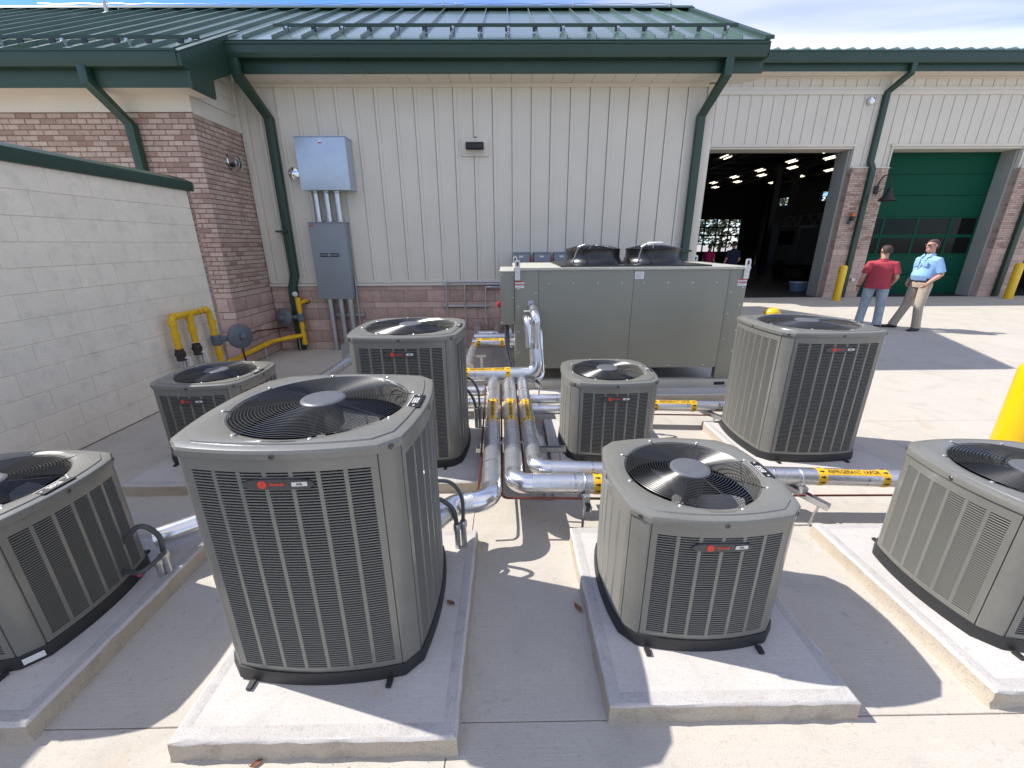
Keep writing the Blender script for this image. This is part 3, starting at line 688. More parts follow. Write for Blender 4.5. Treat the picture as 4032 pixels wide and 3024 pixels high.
def bay_light(x, y, lb):
    zl = 5.6; t = thing("strip_light", lb, "light", (x, y, zl), "strip lights under the bay ceiling")
    for dx_ in (-0.17, 0.17): B(x+dx_-0.025, x+dx_+0.025, y-0.36+dx_, y+0.36+dx_, zl, zl+0.03).build("tube", "lamp_glow", t)
    B(x-0.26, x+0.26, y-0.7, y+0.7, zl+0.032, zl+0.08).build("housing", "interior_steel", t)
    for sy in (-0.4, 0.4): MB().tube([(x, y+sy, zl+0.08), (x, y+sy, 6.19)], 0.006, 5).build("hanger", "interior_steel", t)
for x, y in ((14.3, 20.6), (14.35, 23.15), (14.33, 25.85), (14.2, 28.4), (14.1, 30.95), (15.65, 22.3), (15.6, 25.0), (15.5, 27.7), (15.5, 30.5), (15.4, 33.4), (18.2, 31.0), (18.2, 28.3), (18.3, 25.9), (10.45, 22.0)):
    bay_light(x, y, "glowing strip light hanging under the dark ceiling of the open bay")
# dim work truck standing in the bay
tr = thing("work_truck", "dim white service truck with orange panel inside the dark bay", "truck", (15.2, 20.5, 0))
B(14.2, 16.3, 18.4, 21.2, 0.75, 2.4).build("box_body", "truck_white", tr, bevel=0.04)
B(14.2, 16.2, 21.3, 23.0, 0.7, 2.55).build("cab", "truck_white", tr, bevel=0.12)
B(14.18, 14.199, 19.0, 19.7, 1.1, 2.2).build("side_panel", "truck_orange", tr)
B(14.18, 14.199, 21.6, 22.7, 1.65, 2.3).build("side_window", "glass_dark", tr)
B(14.4, 16.0, 18.4, 23.0, 0.5, 0.748).build("chassis", "tyre", tr)
for y in (19.2, 22.3):
    for x in (14.25, 15.95): MB().lathe([(0.2, -0.12), (0.45, -0.12), (0.47, 0), (0.45, 0.12), (0.2, 0.12)], (x, y, 0.47), 24, (1, 0, 0)).build("wheel", "tyre", tr)
mb = MB()
for k in range(7): mb.tube([(14.6, 18.6+0.6*k, 2.45), (14.6, 18.9+0.6*k, 3.0), (14.6, 19.2+0.6*k, 2.45)], 0.025, 5)
mb.tube([(14.6, 18.5, 2.45), (14.6, 23, 2.45)], 0.03, 6); mb.tube([(14.6, 18.5, 3.0), (14.6, 23, 3.0)], 0.03, 6); mb.build("boom_rack", "truck_white", tr)
tb = thing("plastic_tote", "white and blue plastic tote box on the bay floor", "box", (11.0, 15.9, 0))
mb = MB().rings([[(10.8, 15.75, 0.01), (11.2, 15.75, 0.01), (11.2, 16.05, 0.01), (10.8, 16.05, 0.01)], [(10.76, 15.71, 0.33), (11.24, 15.71, 0.33), (11.24, 16.09, 0.33), (10.76, 16.09, 0.33)]]); mb.build("tub", "tote_blue", tb, bevel=0.02)
B(10.74, 11.26, 15.69, 16.11, 0.335, 0.37).build("lid", "white_cloth", tb, bevel=0.015)
# trees seen through the rear door
def far_tree(x, y, h, r_, lb, seed):
    rnd = random.Random(seed); t = thing("tree", lb, "tree", (x, y, 0), "trees beyond the bay")
    MB().tube([(x, y, 0), (x+0.1, y, h*0.4), (x, y, h*0.75)], [0.2, 0.14, 0.05], 8).build("trunk", "bark", t)
    mb = MB()
    for k in range(1400):
        d = Vector((rnd.gauss(0, 1), rnd.gauss(0, 1), rnd.gauss(0, 1))).normalized()*r_*rnd.random()**0.4
        c = Vector((x+d.x, y+d.y, h*0.58+d.z*h*0.42/r_)); a = rnd.uniform(0, 6.28); s_ = rnd.uniform(0.1, 0.22)
        u = Vector((math.cos(a), math.sin(a), rnd.uniform(-0.6, 0.6)))*s_; w = Vector((-math.sin(a)*0.5, math.cos(a)*0.5, rnd.uniform(0.2, 1)))*s_
        mb.quad(c-u, c-w, c+u, c+w)
    mb.build("crown", "leaf_green", t, smooth=0)
for i, (x, y, h, r_, lb) in enumerate(((17.6, 44, 6.0, 2.9, "leafy green tree seen through the glazed rear door"), (22.0, 45, 6.5, 3.0, "broad leafy tree seen past the edge of the rear door"), (26.6, 43, 7.0, 3.4, "tall leafy tree farther back behind the bay"), (29.5, 42, 7.5, 3.6, "leafy tree seen through the small high bay windows"))):
    far_tree(x, y, h, r_, lb, i)

# lamps on the piers
def gooseneck(x, z, lb):
    y = GY-0.1; t = thing("gooseneck_lamp", lb, "lamp", (x, y, z), "gooseneck lamps on the piers")
    B(x-0.07, x+0.07, y-0.03, y, z-0.07, z+0.16).build("wall_plate", "bronze", t, bevel=0.01)
    pth = [(x, y-0.02, z+0.05)] + [(x+0.02, y-0.25+0.23*math.cos(a), z+0.1+0.33*math.sin(a)) for a in [0.15+0.2*k for k in range(13)]] + [(x+0.02, y-0.5, z-0.02)]
    MB().tube(pth, 0.018, 8).build("arm", "bronze", t)
    MB().tube(bend([(x, y-0.02, z-0.12), (x+0.01, y-0.2, z+0.05), (x+0.02, y-0.44, z+0.05)], 0.1), 0.008, 6).build("brace", "bronze", t)
    MB().lathe([(0.04, 0.05), (0.06, 0.0), (0.07, -0.1), (0.12, -0.18), (0.22, -0.3), (0.24, -0.33), (0.235, -0.335), (0.2, -0.3), (0.05, -0.1), (0.03, 0)], (x+0.02, y-0.5, z+0.02), 28, caps=False).build("shade", "bronze", t)
gooseneck(11.55, 3.27, "dark bronze gooseneck barn lamp on the brick pier between the two bays")
def strobe(x, z, lb):
    y = GY-0.1; t = thing("strobe_light", lb, "warning light", (x, y, z), "amber warning lights on the piers")
    MB().lathe([(0.06, -0.06), (0.075, -0.05), (0.075, 0.06), (0.05, 0.07)], (x, y-0.12, z), 18).build("base", "black_plastic", t)
    B(x-0.03, x+0.03, y-0.1, y, z-0.16, z-0.061).build("bracket", "regulator_grey", t)
    MB().lathe([(0.07, 0.071), (0.075, 0.1), (0.065, 0.16), (0.03, 0.19), (0.0, 0.195)], (x, y-0.12, z), 18, caps=False).build("dome", "amber", t)
strobe(10.92, 2.47, "amber dome warning light on the pier beside the open bay")
strobe(16.9, 2.47, "amber dome warning light on the pier past the closed green door")
def chrome_knob(x, y, z, n, lb, r_=0.075):
    t = thing("round_wall_light", lb, "light", (x, y, z))
    MB().lathe([(r_*0.8, 0), (r_, -0.02), (r_, -0.06), (r_*0.85, -0.09), (r_*0.4, -0.11), (0.0, -0.112)], (x, y, z), 24, Vector(n)*-1, caps=False).build("cover", "chrome", t)
    MB().lathe([(r_*1.1, 0), (r_*1.1, 0.012), (r_*0.8, 0.014)], (x, y, z), 24, Vector(n)).build("collar", "galv", t)
chrome_knob(10.79, GY-0.005, 5.72, (0, -1, 0), "small round chrome light high above the brick pier", 0.1)
chrome_knob(-3.36, WY-0.015, 2.86, (0, -1, 0), "round polished dome fitting half behind the shiny wall box", 0.1)
B(11.45, 11.57, GY-0.16, GY-0.1, 0.55, 0.63).build("hose_bibb_box", "galv", None, label="small metal box low on the brick pier between bays", cat="box", org=(11.5, GY-0.1, 0.55))
# bollards
for x, y, h_, r_, lb in ((10.55, 13.35, 1.10, 0.105, "yellow bollard standing before the pier between the two bays"), (16.3, 13.5, 1.13, 0.11, "yellow bollard before the pier past the closed green door"),
                  (3.85, 6.0, 0.90, 0.105, "yellow bollard whose rounded top shows just over a tall condenser"), (4.09, 3.0, 0.93, 0.115, "big yellow bollard standing behind the sunlit short condenser")):
    MB().lathe([(r_, 0), (r_, h_-r_*0.75)] + [(r_*math.cos(a), h_-r_*0.75+r_*0.75*math.sin(a)) for a in (0.3, 0.6, 0.9, 1.2, 1.45)], (x, y, 0.0), 32).build("bollard", "bollard_yellow", None, label=lb, cat="bollard", group="yellow bollards on the concrete apron", org=(x, y, 0))

# ================================================================== CONDENSER PADS
ZP = 0.09
def pad(x0, x1, y0, y1, lb, grp="concrete equipment pads", zt=ZP, name="concrete_pad"):
    rnd = random.Random(int(x0*100)); mb = MB(); st = 0.06
    nx, ny = max(4, int((x1-x0)/st)), max(4, int((y1-y0)/st))
    per = [(x0+(x1-x0)*i/nx, y0) for i in range(nx)] + [(x1, y0+(y1-y0)*i/ny) for i in range(ny)] + [(x1-(x1-x0)*i/nx, y1) for i in range(nx)] + [(x0, y1-(y1-y0)*i/ny) for i in range(ny)]
    cx, cy = (x0+x1)/2, (y0+y1)/2
    def ring(ins, z, j):
        out = []
        for (x, y) in per:
            sx = (x-cx)/((x1-x0)/2); sy = (y-cy)/((y1-y0)/2)
            dx_ = -ins*(1 if sx > 0.999 else -1 if sx < -0.999 else 0); dy_ = -ins*(1 if sy > 0.999 else -1 if sy < -0.999 else 0)
            out.append((x+dx_+rnd.uniform(-j, j), y+dy_+rnd.uniform(-j, j), z+rnd.uniform(-j, j)*0.6))
        return out
    rg_ = [ring(-0.006, -0.01, 0.006), ring(0.0, 0.018, 0.005), ring(0.0, 0.05, 0.003), ring(0.001, zt-0.012, 0.0035), ring(0.006, zt-0.003, 0.003), ring(0.0125, zt, 0.0012), ring(0.047, zt+0.0012, 0.0012), ring(0.056, zt-0.0004, 0.0002)]
    mb.m = 1; mb.rings(rg_[0:4], True, False)
    mb.m = 0; mb.rings(rg_[3:6], True, False)
    mb.m = 2; mb.rings(rg_[5:8], True, False)
    mb.m = 0; n = len(mb.v); mb.v += [Vector(p) for p in rg_[7]]; mb.face(*range(n, n+len(rg_[7])))
    return mb.build(name, ["concrete_pad", "concrete_edge", "concrete_lip"], None, smooth=40, label=lb, cat="concrete pad", group=grp, org=(cx, cy, 0))
pad(-1.252, -0.20, 1.02, 2.19, "concrete pad under the tall condenser with brushed front edge")
pad(0.385, 1.375, 1.12, 2.20, "concrete pad under the short condenser with the lit fan blade")
pad(-2.95, -1.835, 1.09, 2.20, "concrete pad under the shaded short condenser with the flexible whips")
pad(1.945, 3.05, 1.15, 2.21, "concrete pad under the sunlit short condenser beside the bollard")
pad(-2.95, -1.86, 2.74, 3.92, "concrete pad under the short condenser near the block wall")
pad(-1.32, -0.21, 2.74, 3.93, "concrete pad under the tall condenser beside the three parallel pipes")
pad(0.36, 1.40, 2.80, 3.92, "concrete pad under the short condenser in front of the big grey chiller")
pad(1.96, 3.13, 2.80, 3.83, "concrete pad under the tall sunlit condenser before the bays")
pad(-0.05, 2.95, 4.60, 6.55, "long concrete pad under the big grey chiller", grp="chiller pad")

# ================================================================== CONDENSERS
def outline(w, d, ch=0.10, bow=0.036, n=10):
    """plan outline, counter-clockwise from the front-left; returns sides (lists) so faces and corner posts can be told apart"""
    xm, ym = w/2-ch, d/2-ch
    fr = [(-xm+2*xm*i/n, -d/2+bow*(-1+2*i/n)**2) for i in range(n+1)]
    rt = [(w/2-bow*(-1+2*i/n)**2, -ym+2*ym*i/n) for i in range(n+1)]
    bk = [(-x, -y) for x, y in fr]; lf = [(-x, -y) for x, y in rt]
    return fr, rt, bk, lf
def radial(poly, th):
    dx_, dy_ = math.cos(th), math.sin(th); best = 0
    for i in range(len(poly)):
        x1, y1 = poly[i]; x2, y2 = poly[(i+1) % len(poly)]; ex, ey = x2-x1, y2-y1
        den = dx_*ey-dy_*ex
        if abs(den) < 1e-9: continue
        t = (x1*ey-y1*ex)/den; s = (x1*dy_-y1*dx_)/den
        if t > 0 and -1e-6 <= s <= 1+1e-6: best = max(best, t)
    return best
def wrap_face(mb, side, s):            # map flat lettering (x, z) to the bowed front: handled by caller
    return mb
PITCH = 0.0115
def make_condenser(w, d, H, Rf, ncol, single):
    """all meshes in local space (pad top at z=0, front toward -y). returns list of (name, mesh, parent_index, loc, rot)"""
    parts = []; fr, rt, bk, lf = outline(w, d); poly = fr+rt+bk+lf; zb = 0.062
    # base pan
    N = 72; ths = [2*math.pi*i/N for i in range(N)]
    # make sure corners are sharp: use the true outline points for skirts and posts
    def scaled(k, z): return [(x*k, y*k, z) for x, y in poly]
    mb = MB().rings([scaled(1.02, 0.0), scaled(1.03, 0.012), scaled(1.015, zb), scaled(0.93, zb+0.001)], True, False)
    for sx in (-0.28, 0.28):
        for sy in (-1, 1): mb.prism([(sx*w/0.86-0.012, sy*(d/2-0.01), 0.002), (sx*w/0.86+0.012, sy*(d/2-0.01), 0.002), (sx*w/0.86+0.010, sy*(d/2+0.026), 0.002), (sx*w/0.86-0.010, sy*(d/2+0.026), 0.002)], (0, 0, 0.012))
    mb.rings([[(x*0.93, y*0.93, 0.03) for x, y in poly], [(x*0.5, y*0.5, 0.028) for x, y in poly]], True, False); n = len(mb.v); k = len(poly); mb.face(*range(n-k, n))
    parts.append(("base_pan", mb.mesh("base_pan", "black_plastic", smooth=40), -1))
    # coil (hollow, dark)
    c1 = [(x*0.90, y*0.90) for x, y in poly]; c2 = [(x*0.86, y*0.86) for x, y in poly]
    mb = MB().rings([[(x, y, zb+0.002) for x, y in c1], [(x, y, H-0.004) for x, y in c1], [(x, y, H-0.004) for x, y in c2], [(x, y, zb+0.002) for x, y in c2]], True, False)
    parts.append(("coil", mb.mesh("coil", "coil", smooth=30), -1))
    # corner posts
    sides = [fr, rt, bk, lf]
    for i in range(4):
        a = Vector((*sides[i][-1], 0)); b = Vector((*sides[(i+1) % 4][0], 0)); dd = (b-a).normalized(); nn = Vector((dd.y, -dd.x, 0))
        pin = 0.010
        P = [a - nn*pin + dd*0.001, a+dd*0.0025, a+dd*0.008+nn*0.0035, b-dd*0.008+nn*0.0035, b-dd*0.0025, b-nn*pin-dd*0.001]
        mb = MB().rings([[(p.x, p.y, zb) for p in P], [(p.x, p.y, H-0.003) for p in P]], True, True)
        parts.append(("corner_post", mb.mesh("corner_post", "ac_paint", smooth=50), -1))
    # louvered sides
    slat_list = []
    for si, S in enumerate(sides):
        SV = [Vector((x, y, 0)) for x, y in S]; n = len(SV)
        cum = [0]
        for i in range(1, n): cum.append(cum[-1]+(SV[i]-SV[i-1]).length)
        Ltot = cum[-1]
        def at(s):
            s = max(0, min(Ltot, s))
            for i in range(1, n):
                if s <= cum[i]+1e-9:
                    t = (s-cum[i-1])/(cum[i]-cum[i-1]); p = SV[i-1].lerp(SV[i], t); dd = (SV[i]-SV[i-1]).normalized(); return p, dd
        mb = MB(); TH = 0.020
        def strip(s0, s1, z0, z1, div=8):
            pts = [at(s0+(s1-s0)*k/div) for k in range(div+1)]
            o_ = [p for p, dd in pts]; i_ = [p-Vector((dd.y, -dd.x, 0))*TH for p, dd in pts]
            ring = o_+i_[::-1]
            mb.rings([[(p.x, p.y, z0) for p in ring], [(p.x, p.y, z1) for p in ring]], True, True)
        edge = 0.028; rib = 0.014; zt, z0 = H-0.052, zb+0.022
        strip(0.003, Ltot-0.003, zt, H-0.003); strip(0.003, Ltot-0.003, zb, z0)
        strip(0.003, edge, z0, zt, 1); strip(Ltot-edge, Ltot-0.003, z0, zt, 1)
        cw = (Ltot-2*edge-(ncol-1)*rib)/ncol
        nrow = int((zt-z0)/PITCH); ph = (zt-z0)/nrow
        for c in range(ncol):
            s0 = edge+c*(cw+rib)
            if c < ncol-1: strip(s0+cw, s0+cw+rib, z0, zt, 1)
            p0, _ = at(s0); p1, _ = at(s0+cw); pc = (p0+p1)/2; dd = (p1-p0).normalized(); ang = math.atan2(dd.y, dd.x); L_ = (p1-p0).length
            for r_ in range(nrow): slat_list.append((si, pc.copy(), ang, L_, z0+ph*r_, ph))
        parts.append(("louver_panel", mb.mesh("louver_panel", "ac_paint", smooth=25), -1))
    # cap with orifice
    def mixring(k, z, t, rad):
        out = []
        for th in ths:
            ro = radial(poly, th)*k; r_ = ro*(1-t)+rad*t; out.append((r_*math.cos(th), r_*math.sin(th), z))
        return out
    def oct_ring(k, z): return [(x*k, y*k, z) for x, y in poly]
    ths = [math.atan2(y, x) for x, y in poly]      # cap rings share the outline's own points so chamfers stay crisp
    rs = [mixring(1.0, H-0.002, 0, 0), mixring(1.022, H, 0, 0), mixring(1.024, H+0.022, 0, 0), mixring(1.012, H+0.032, 0, 0), mixring(0.985, H+0.036, 0, 0), mixring(0.935, H+0.0365, 0, 0), mixring(0.928, H+0.0415, 0, 0), mixring(0.90, H+0.0425, 0.0, 0)]
    rs += [mixring(0.90, H+0.0445, 1, Rf+0.032), mixring(0.9, H+0.0405, 1, Rf+0.02), mixring(0.9, H+0.039, 1, Rf+0.008), mixring(0.9, H+0.033, 1, Rf), mixring(0.9, H+0.01, 1, Rf-0.006), mixring(0.9, H-0.07, 1, Rf-0.004), mixring(0.9, H-0.075, 1, Rf+0.03)]
    mb = MB().rings(rs, True, False)
    parts.append(("top_cover", mb.mesh("top_cover", "ac_paint", smooth=28), -1)); cap_i = len(parts)-1
    zc = H+0.022
    for (x, y, ax) in ((0, -d/2*1.024, (0, -1, 0)), (w/2*1.024, 0, (1, 0, 0)), (0, d/2*1.024, (0, 1, 0)), (-w/2*1.024, 0, (-1, 0, 0))):
        mb = MB().lathe([(0.011, -0.001), (0.011, 0.001), (0.0085, 0.003), (0.0035, 0.0032), (0.003, 0.001)], (x, y, H+0.012), 12, ax); parts.append(("screw", mb.mesh("screw", "screw", smooth=30), cap_i))
    for sx in (-1, 1):
        for sy in (-1, 1):
            a = Vector((sx*(w/2-0.1), sy*(d/2-0.036), 0)); b = Vector((sx*(w/2-0.036), sy*(d/2-0.1), 0)); mm = (a+b)/2*1.026; nn = Vector((sx, sy, 0)).normalized()
            mb = MB().lathe([(0.011, -0.001), (0.011, 0.001), (0.0085, 0.003), (0.003, 0.001)], (mm.x, mm.y, H+0.012), 12, nn); parts.append(("screw", mb.mesh("screw", "screw", smooth=30), cap_i))
    # guard
    mb = MB(); r_ = 0.098; zg = H+0.044
    while r_ < Rf+0.004:
        t = (r_-0.09)/(Rf-0.09); mb.torus((0, 0, zg+0.012*(1-t*t)), r_, 0.0017, 56, 4); r_ += 0.0118
    for k in range(8):
        a = math.pi*(k+0.35)/4; ca, sa = math.cos(a), math.sin(a)
        mb.tube([(0.085*ca, 0.085*sa, zg+0.0085), (0.5*Rf*ca, 0.5*Rf*sa, zg+0.005), ((Rf+0.016)*ca, (Rf+0.016)*sa, zg-0.0035), ((Rf+0.026)*ca, (Rf+0.026)*sa, zg-0.0025)], 0.0024, 5)
    parts.append(("fan_guard", mb.mesh("fan_guard", "wire", smooth=60), -1)); gi = len(parts)-1
    for k in range(8):
        a = math.pi*(k+0.35)/4; parts.append(("guard_bolt", MB().lathe([(0.0075, 0), (0.0075, 0.005), (0.004, 0.008)], ((Rf+0.026)*math.cos(a), (Rf+0.026)*math.sin(a), H+0.0405), 8).mesh("guard_bolt", "bright_screw"), gi))
    mb = MB().lathe([(0.0, 0.019), (0.07, 0.0188), (0.084, 0.0175), (0.090, 0.012), (0.090, 0.002), (0.084, 0.0)], (0, 0, zg), 40, caps=False); parts.append(("hub_cover", mb.mesh("hub_cover", "hub_paint", smooth=40), -1))
    # motor and fan
    mb = MB().lathe([(0.0, 0), (0.065, 0), (0.07, -0.01), (0.07, -0.11), (0.05, -0.13), (0.02, -0.135), (0.012, -0.2), (0, -0.2)], (0, 0, zg+0.004), 24, caps=False)
    parts.append(("fan_motor", mb.mesh("fan_motor", "motor", smooth=40), -1)); mi_ = len(parts)-1
    mb = MB().lathe([(0.06, -0.19), (0.06, -0.165), (0.0, -0.164)], (0, 0, zg), 20, caps=False); parts.append(("fan_hub", mb.mesh("fan_hub", "blade"), mi_))
    for k in range(3):
        a0 = 2*math.pi*k/3+1.38; rs = []
        for j in range(7):
            rr_ = 0.05+(Rf-0.03-0.05)*j/6; half = R(15+17*math.sin(math.pi*min(1, j/6*0.75+0.1))); row = []
            for q in range(7):
                a = a0+half*(-1+2*q/6)+0.15*j/6; row.append((rr_*math.cos(a), rr_*math.sin(a), zg-0.165+0.045*(-1+2*q/6)*(1-0.25*j/6)-0.012*(1-(-1+2*q/6)**2)))
            rs.append(row)
        mb = MB().rings(rs, False, False); parts.append(("blade", mb.mesh("blade", "blade", smooth=60), mi_))
    # badge on the front
    zbd = H-0.093; yb = -d/2-0.002; bwid = 0.122
    def on_front(mb, off):
        xm = w/2-0.1
        for p in mb.v:
            x, z, t = p.x, p.y, p.z; p.x, p.y, p.z = x, -d/2+0.036*(x/xm)**2-off-t, z
        return mb
    pts = []
    for k in range(25): x = -bwid+2*bwid*k/24; pts.append((x, zbd+0.018*(1-abs(x/bwid)**5)**0.5-0.004*(x/bwid)**2+0.002))
    bot = [(x, 2*zbd-z-0.006*(x/bwid)**2) for x, z in pts[::-1][1:-1]]
    mb = MB(); ring = pts+bot
    mb.rings([[Vector((x, z, 0)) for x, z in ring], [Vector((x, z, 0.006)) for x, z in ring], [Vector((x*0.985, zbd+(z-zbd)*0.9, 0.009)) for x, z in ring]], True, True)
    parts.append(("badge", on_front(mb, 0.0).mesh("badge", "badge_dark", smooth=40), -1)); bi = len(parts)-1
    mb = MB(); cx_ = -0.052; rg = [Vector((cx_+0.0155*math.cos(t), zbd+0.0155*math.sin(t), 0)) for t in [2*math.pi*i/28 for i in range(28)]]
    mb.rings([rg, [Vector((cx_+(p.x-cx_)*0.9, zbd+(p.y-zbd)*0.9, 0.003)) for p in rg]], True, True); parts.append(("emblem_disc", on_front(mb, 0.009).mesh("emblem_disc", "badge_red", smooth=40), bi))
    mb = MB(); mb.v = [Vector((cx_-0.006, zbd-0.006, 0.0035)), Vector((cx_+0.006, zbd-0.001, 0.0035)), Vector((cx_+0.001, zbd+0.006, 0.0035)), Vector((cx_+0.0075, zbd+0.003, 0.0035))]; mb.face(0, 1, 2); mb.face(1, 3, 2)
    parts.append(("emblem_mark", on_front(mb, 0.009).mesh("emblem_mark", "warn_red", smooth=0), bi))
    mb = text_mb("TRANE", 0.0135, 0.0006)
    for p in mb.v: p.x = p.x*1.25-0.0035+0.12*p.y; p.y += zbd
    parts.append(("lettering", on_front(mb, 0.0096).mesh("lettering", "badge_red", smooth=0), bi))
    mb = MB(); q = [(0.048, -0.0075), (0.098, -0.0065), (0.1, -0.001), (0.098, 0.009), (0.0495, 0.009), (0.0475, 0.004)]
    mb.rings([[Vector((x, zbd+z, 0)) for x, z in q], [Vector((x, zbd+z, 0.002)) for x, z in q]], True, True); parts.append(("model_plate", on_front(mb, 0.0085).mesh("model_plate", "plate_white"), bi))
    mb = text_mb("XR", 0.0125, 0.0003)
    for p in mb.v: p.x = p.x*1.25+0.073; p.y += zbd+0.0008
    parts.append(("lettering", on_front(mb, 0.0112).mesh("lettering", "print_black", smooth=0), bi))
    # notice plate on the cover, right side
    xp, yp = w/2-0.042, 0.0; zpl = H+0.0405
    mb = MB().box(xp-0.026, xp+0.026, yp-0.07, yp+0.07, zpl-0.01, zpl+0.004); parts.append(("notice_plate", mb.mesh("notice_plate", "print_black", bevel=0.002, seg=1), cap_i)); 
    mb = MB(); rnd = random.Random(3)
    mb.quad((xp-0.026, yp-0.07, zpl+0.0046), (xp-0.0225, yp-0.07, zpl+0.0046), (xp-0.0225, yp+0.07, zpl+0.0046), (xp-0.026, yp+0.07, zpl+0.0046))
    for iy in range(3):
        for ix in range(4):
            cx2, cy2 = xp-0.012+0.0095*iy, yp-0.022+0.015*ix+rnd.uniform(-0.002, 0.002); a, b = 0.0034, 0.0058
            mb.quad((cx2-a, cy2-b, zpl+0.0047), (cx2+a, cy2-b, zpl+0.0047), (cx2+a, cy2+b, zpl+0.0047), (cx2-a, cy2+b, zpl+0.0047))
    for sy in (-0.058, 0.058): mb.lathe([(0.005, 0), (0.005, 0.002)], (xp, yp+sy, zpl+0.0041), 8)
    parts.append(("notice_print", mb.mesh("notice_print", "plate_white", smooth=0), cap_i))
    return parts, slat_list
_sl = {}
def slat_mesh(L_, ph):
    key = (round(L_, 4), round(ph, 5))
    if key not in _sl:
        h = L_/2; t = 0.0011; dp = 0.021
        mb = MB()
        prof = [(-0.0008, 0.0), (0.0005, 0.0014), (0.0005, 0.0030), (-0.0003, 0.0045), (-0.0022, 0.0052), (-0.007, 0.0040), (-dp, -0.0006), (-dp, -0.0018), (-0.007, 0.0020), (-0.0024, 0.0006)]
        mb.rings([[Vector((-h, -y, z)) for y, z in prof], [Vector((h, -y, z)) for y, z in prof]], True, True)
        _sl[key] = (mb, mb.mesh("louver_slat", "ac_slat", smooth=20))
    return _sl[key]
CP = {}
def condenser(kind, cx, cy, label, single_side=None, rot=0.0):
    tall = kind == "tall"
    if kind not in CP: CP[kind] = make_condenser(*((0.865, 0.83, 1.128-ZP, 0.345, 7, True) if tall else (0.762, 0.72, 0.74-ZP, 0.292, 6, True)))
    parts, slats = CP[kind]
    t = thing("condenser_unit", label, "air conditioner", (cx, cy, ZP), "grey condenser units on concrete pads"); t.rotation_euler.z = rot
    objs = []; panels = []
    for nm, me, pi in parts:
        o = link(nm, me, t if pi < 0 else objs[pi]); objs.append(o)
        if nm == "louver_panel": panels.append(o)
    for si in range(4):
        sel = [s for s in slats if s[0] == si]
        if single_side == si:
            ctr = Vector((0, 0, 10)); sel.sort(key=lambda s: -s[4]); own, rest = sel[:300], sel[300:]
            for _, p, ang, L_, z, ph in own: link("louver_slat", slat_mesh(L_, ph)[1], panels[si], (p.x, p.y, z), (0, 0, ang))
        else: rest = sel
        if rest:
            key = (kind, si, len(rest))
            if key not in _sl:
                mb = MB()
                for _, p, ang, L_, z, ph in rest: mb.add(slat_mesh(L_, ph)[0], Matrix.Translation((p.x, p.y, z)) @ Matrix.Rotation(ang, 4, 'Z'))
                _sl[key] = mb.mesh("louver_slats", "ac_slat", smooth=20)
            link("louver_slats", _sl[key], panels[si], kind="stuff")
    return t
condenser("tall", -0.778, 1.645, "tall grey condenser unit standing in front of another tall one, beside a short one", 0)
condenser("short", 0.852, 1.71, "short grey condenser with a bright sunlit fan blade under its guard", 0)
u3 = condenser("short", -2.372, 1.64, "short shaded condenser with two flexible whips at its rear corner", 1)
cm = (Vector((0.762/2-0.1, -0.36+0.036, 0))+Vector((0.762/2-0.036, -0.36+0.1, 0)))/2*1.03
link("rating_sticker", MB().box(-0.033, 0.033, -0.003, 0.0, 0.018, 0.046, Matrix.Translation((cm.x, cm.y, 0)) @ Matrix.Rotation(R(45), 4, 'Z')).mesh("rating_sticker", "sticker"), u3)
MB().lathe([(0.012, 0), (0.013, 0.01), (0.011, 0.022), (0.0, 0.024)], (-1.985, 1.80, ZP+0.035), 12, (0.6, 0.2, 0.7), caps=False).build("valve_cap", "pink_plastic", None, label="small pink valve cap at the shaded short condenser's rear corner", cat="cap", org=(-1.985, 1.80, ZP+0.03))
condenser("short", 2.45, 1.665, "short condenser with sunlit louvers standing before the big yellow bollard", 3)
condenser("short", -2.47, 3.40, "short condenser nearest the yellow gas pipes and the block wall", None)
condenser("tall", -0.787, 3.36, "tall condenser standing between the three silver pipes and the block wall", None)
condenser("short", 0.845, 3.37, "short condenser standing right in front of the big grey chiller", None)
condenser("tall", 2.485, 3.40, "tall condenser with sunlit louvers, standing nearest to the two men", None)

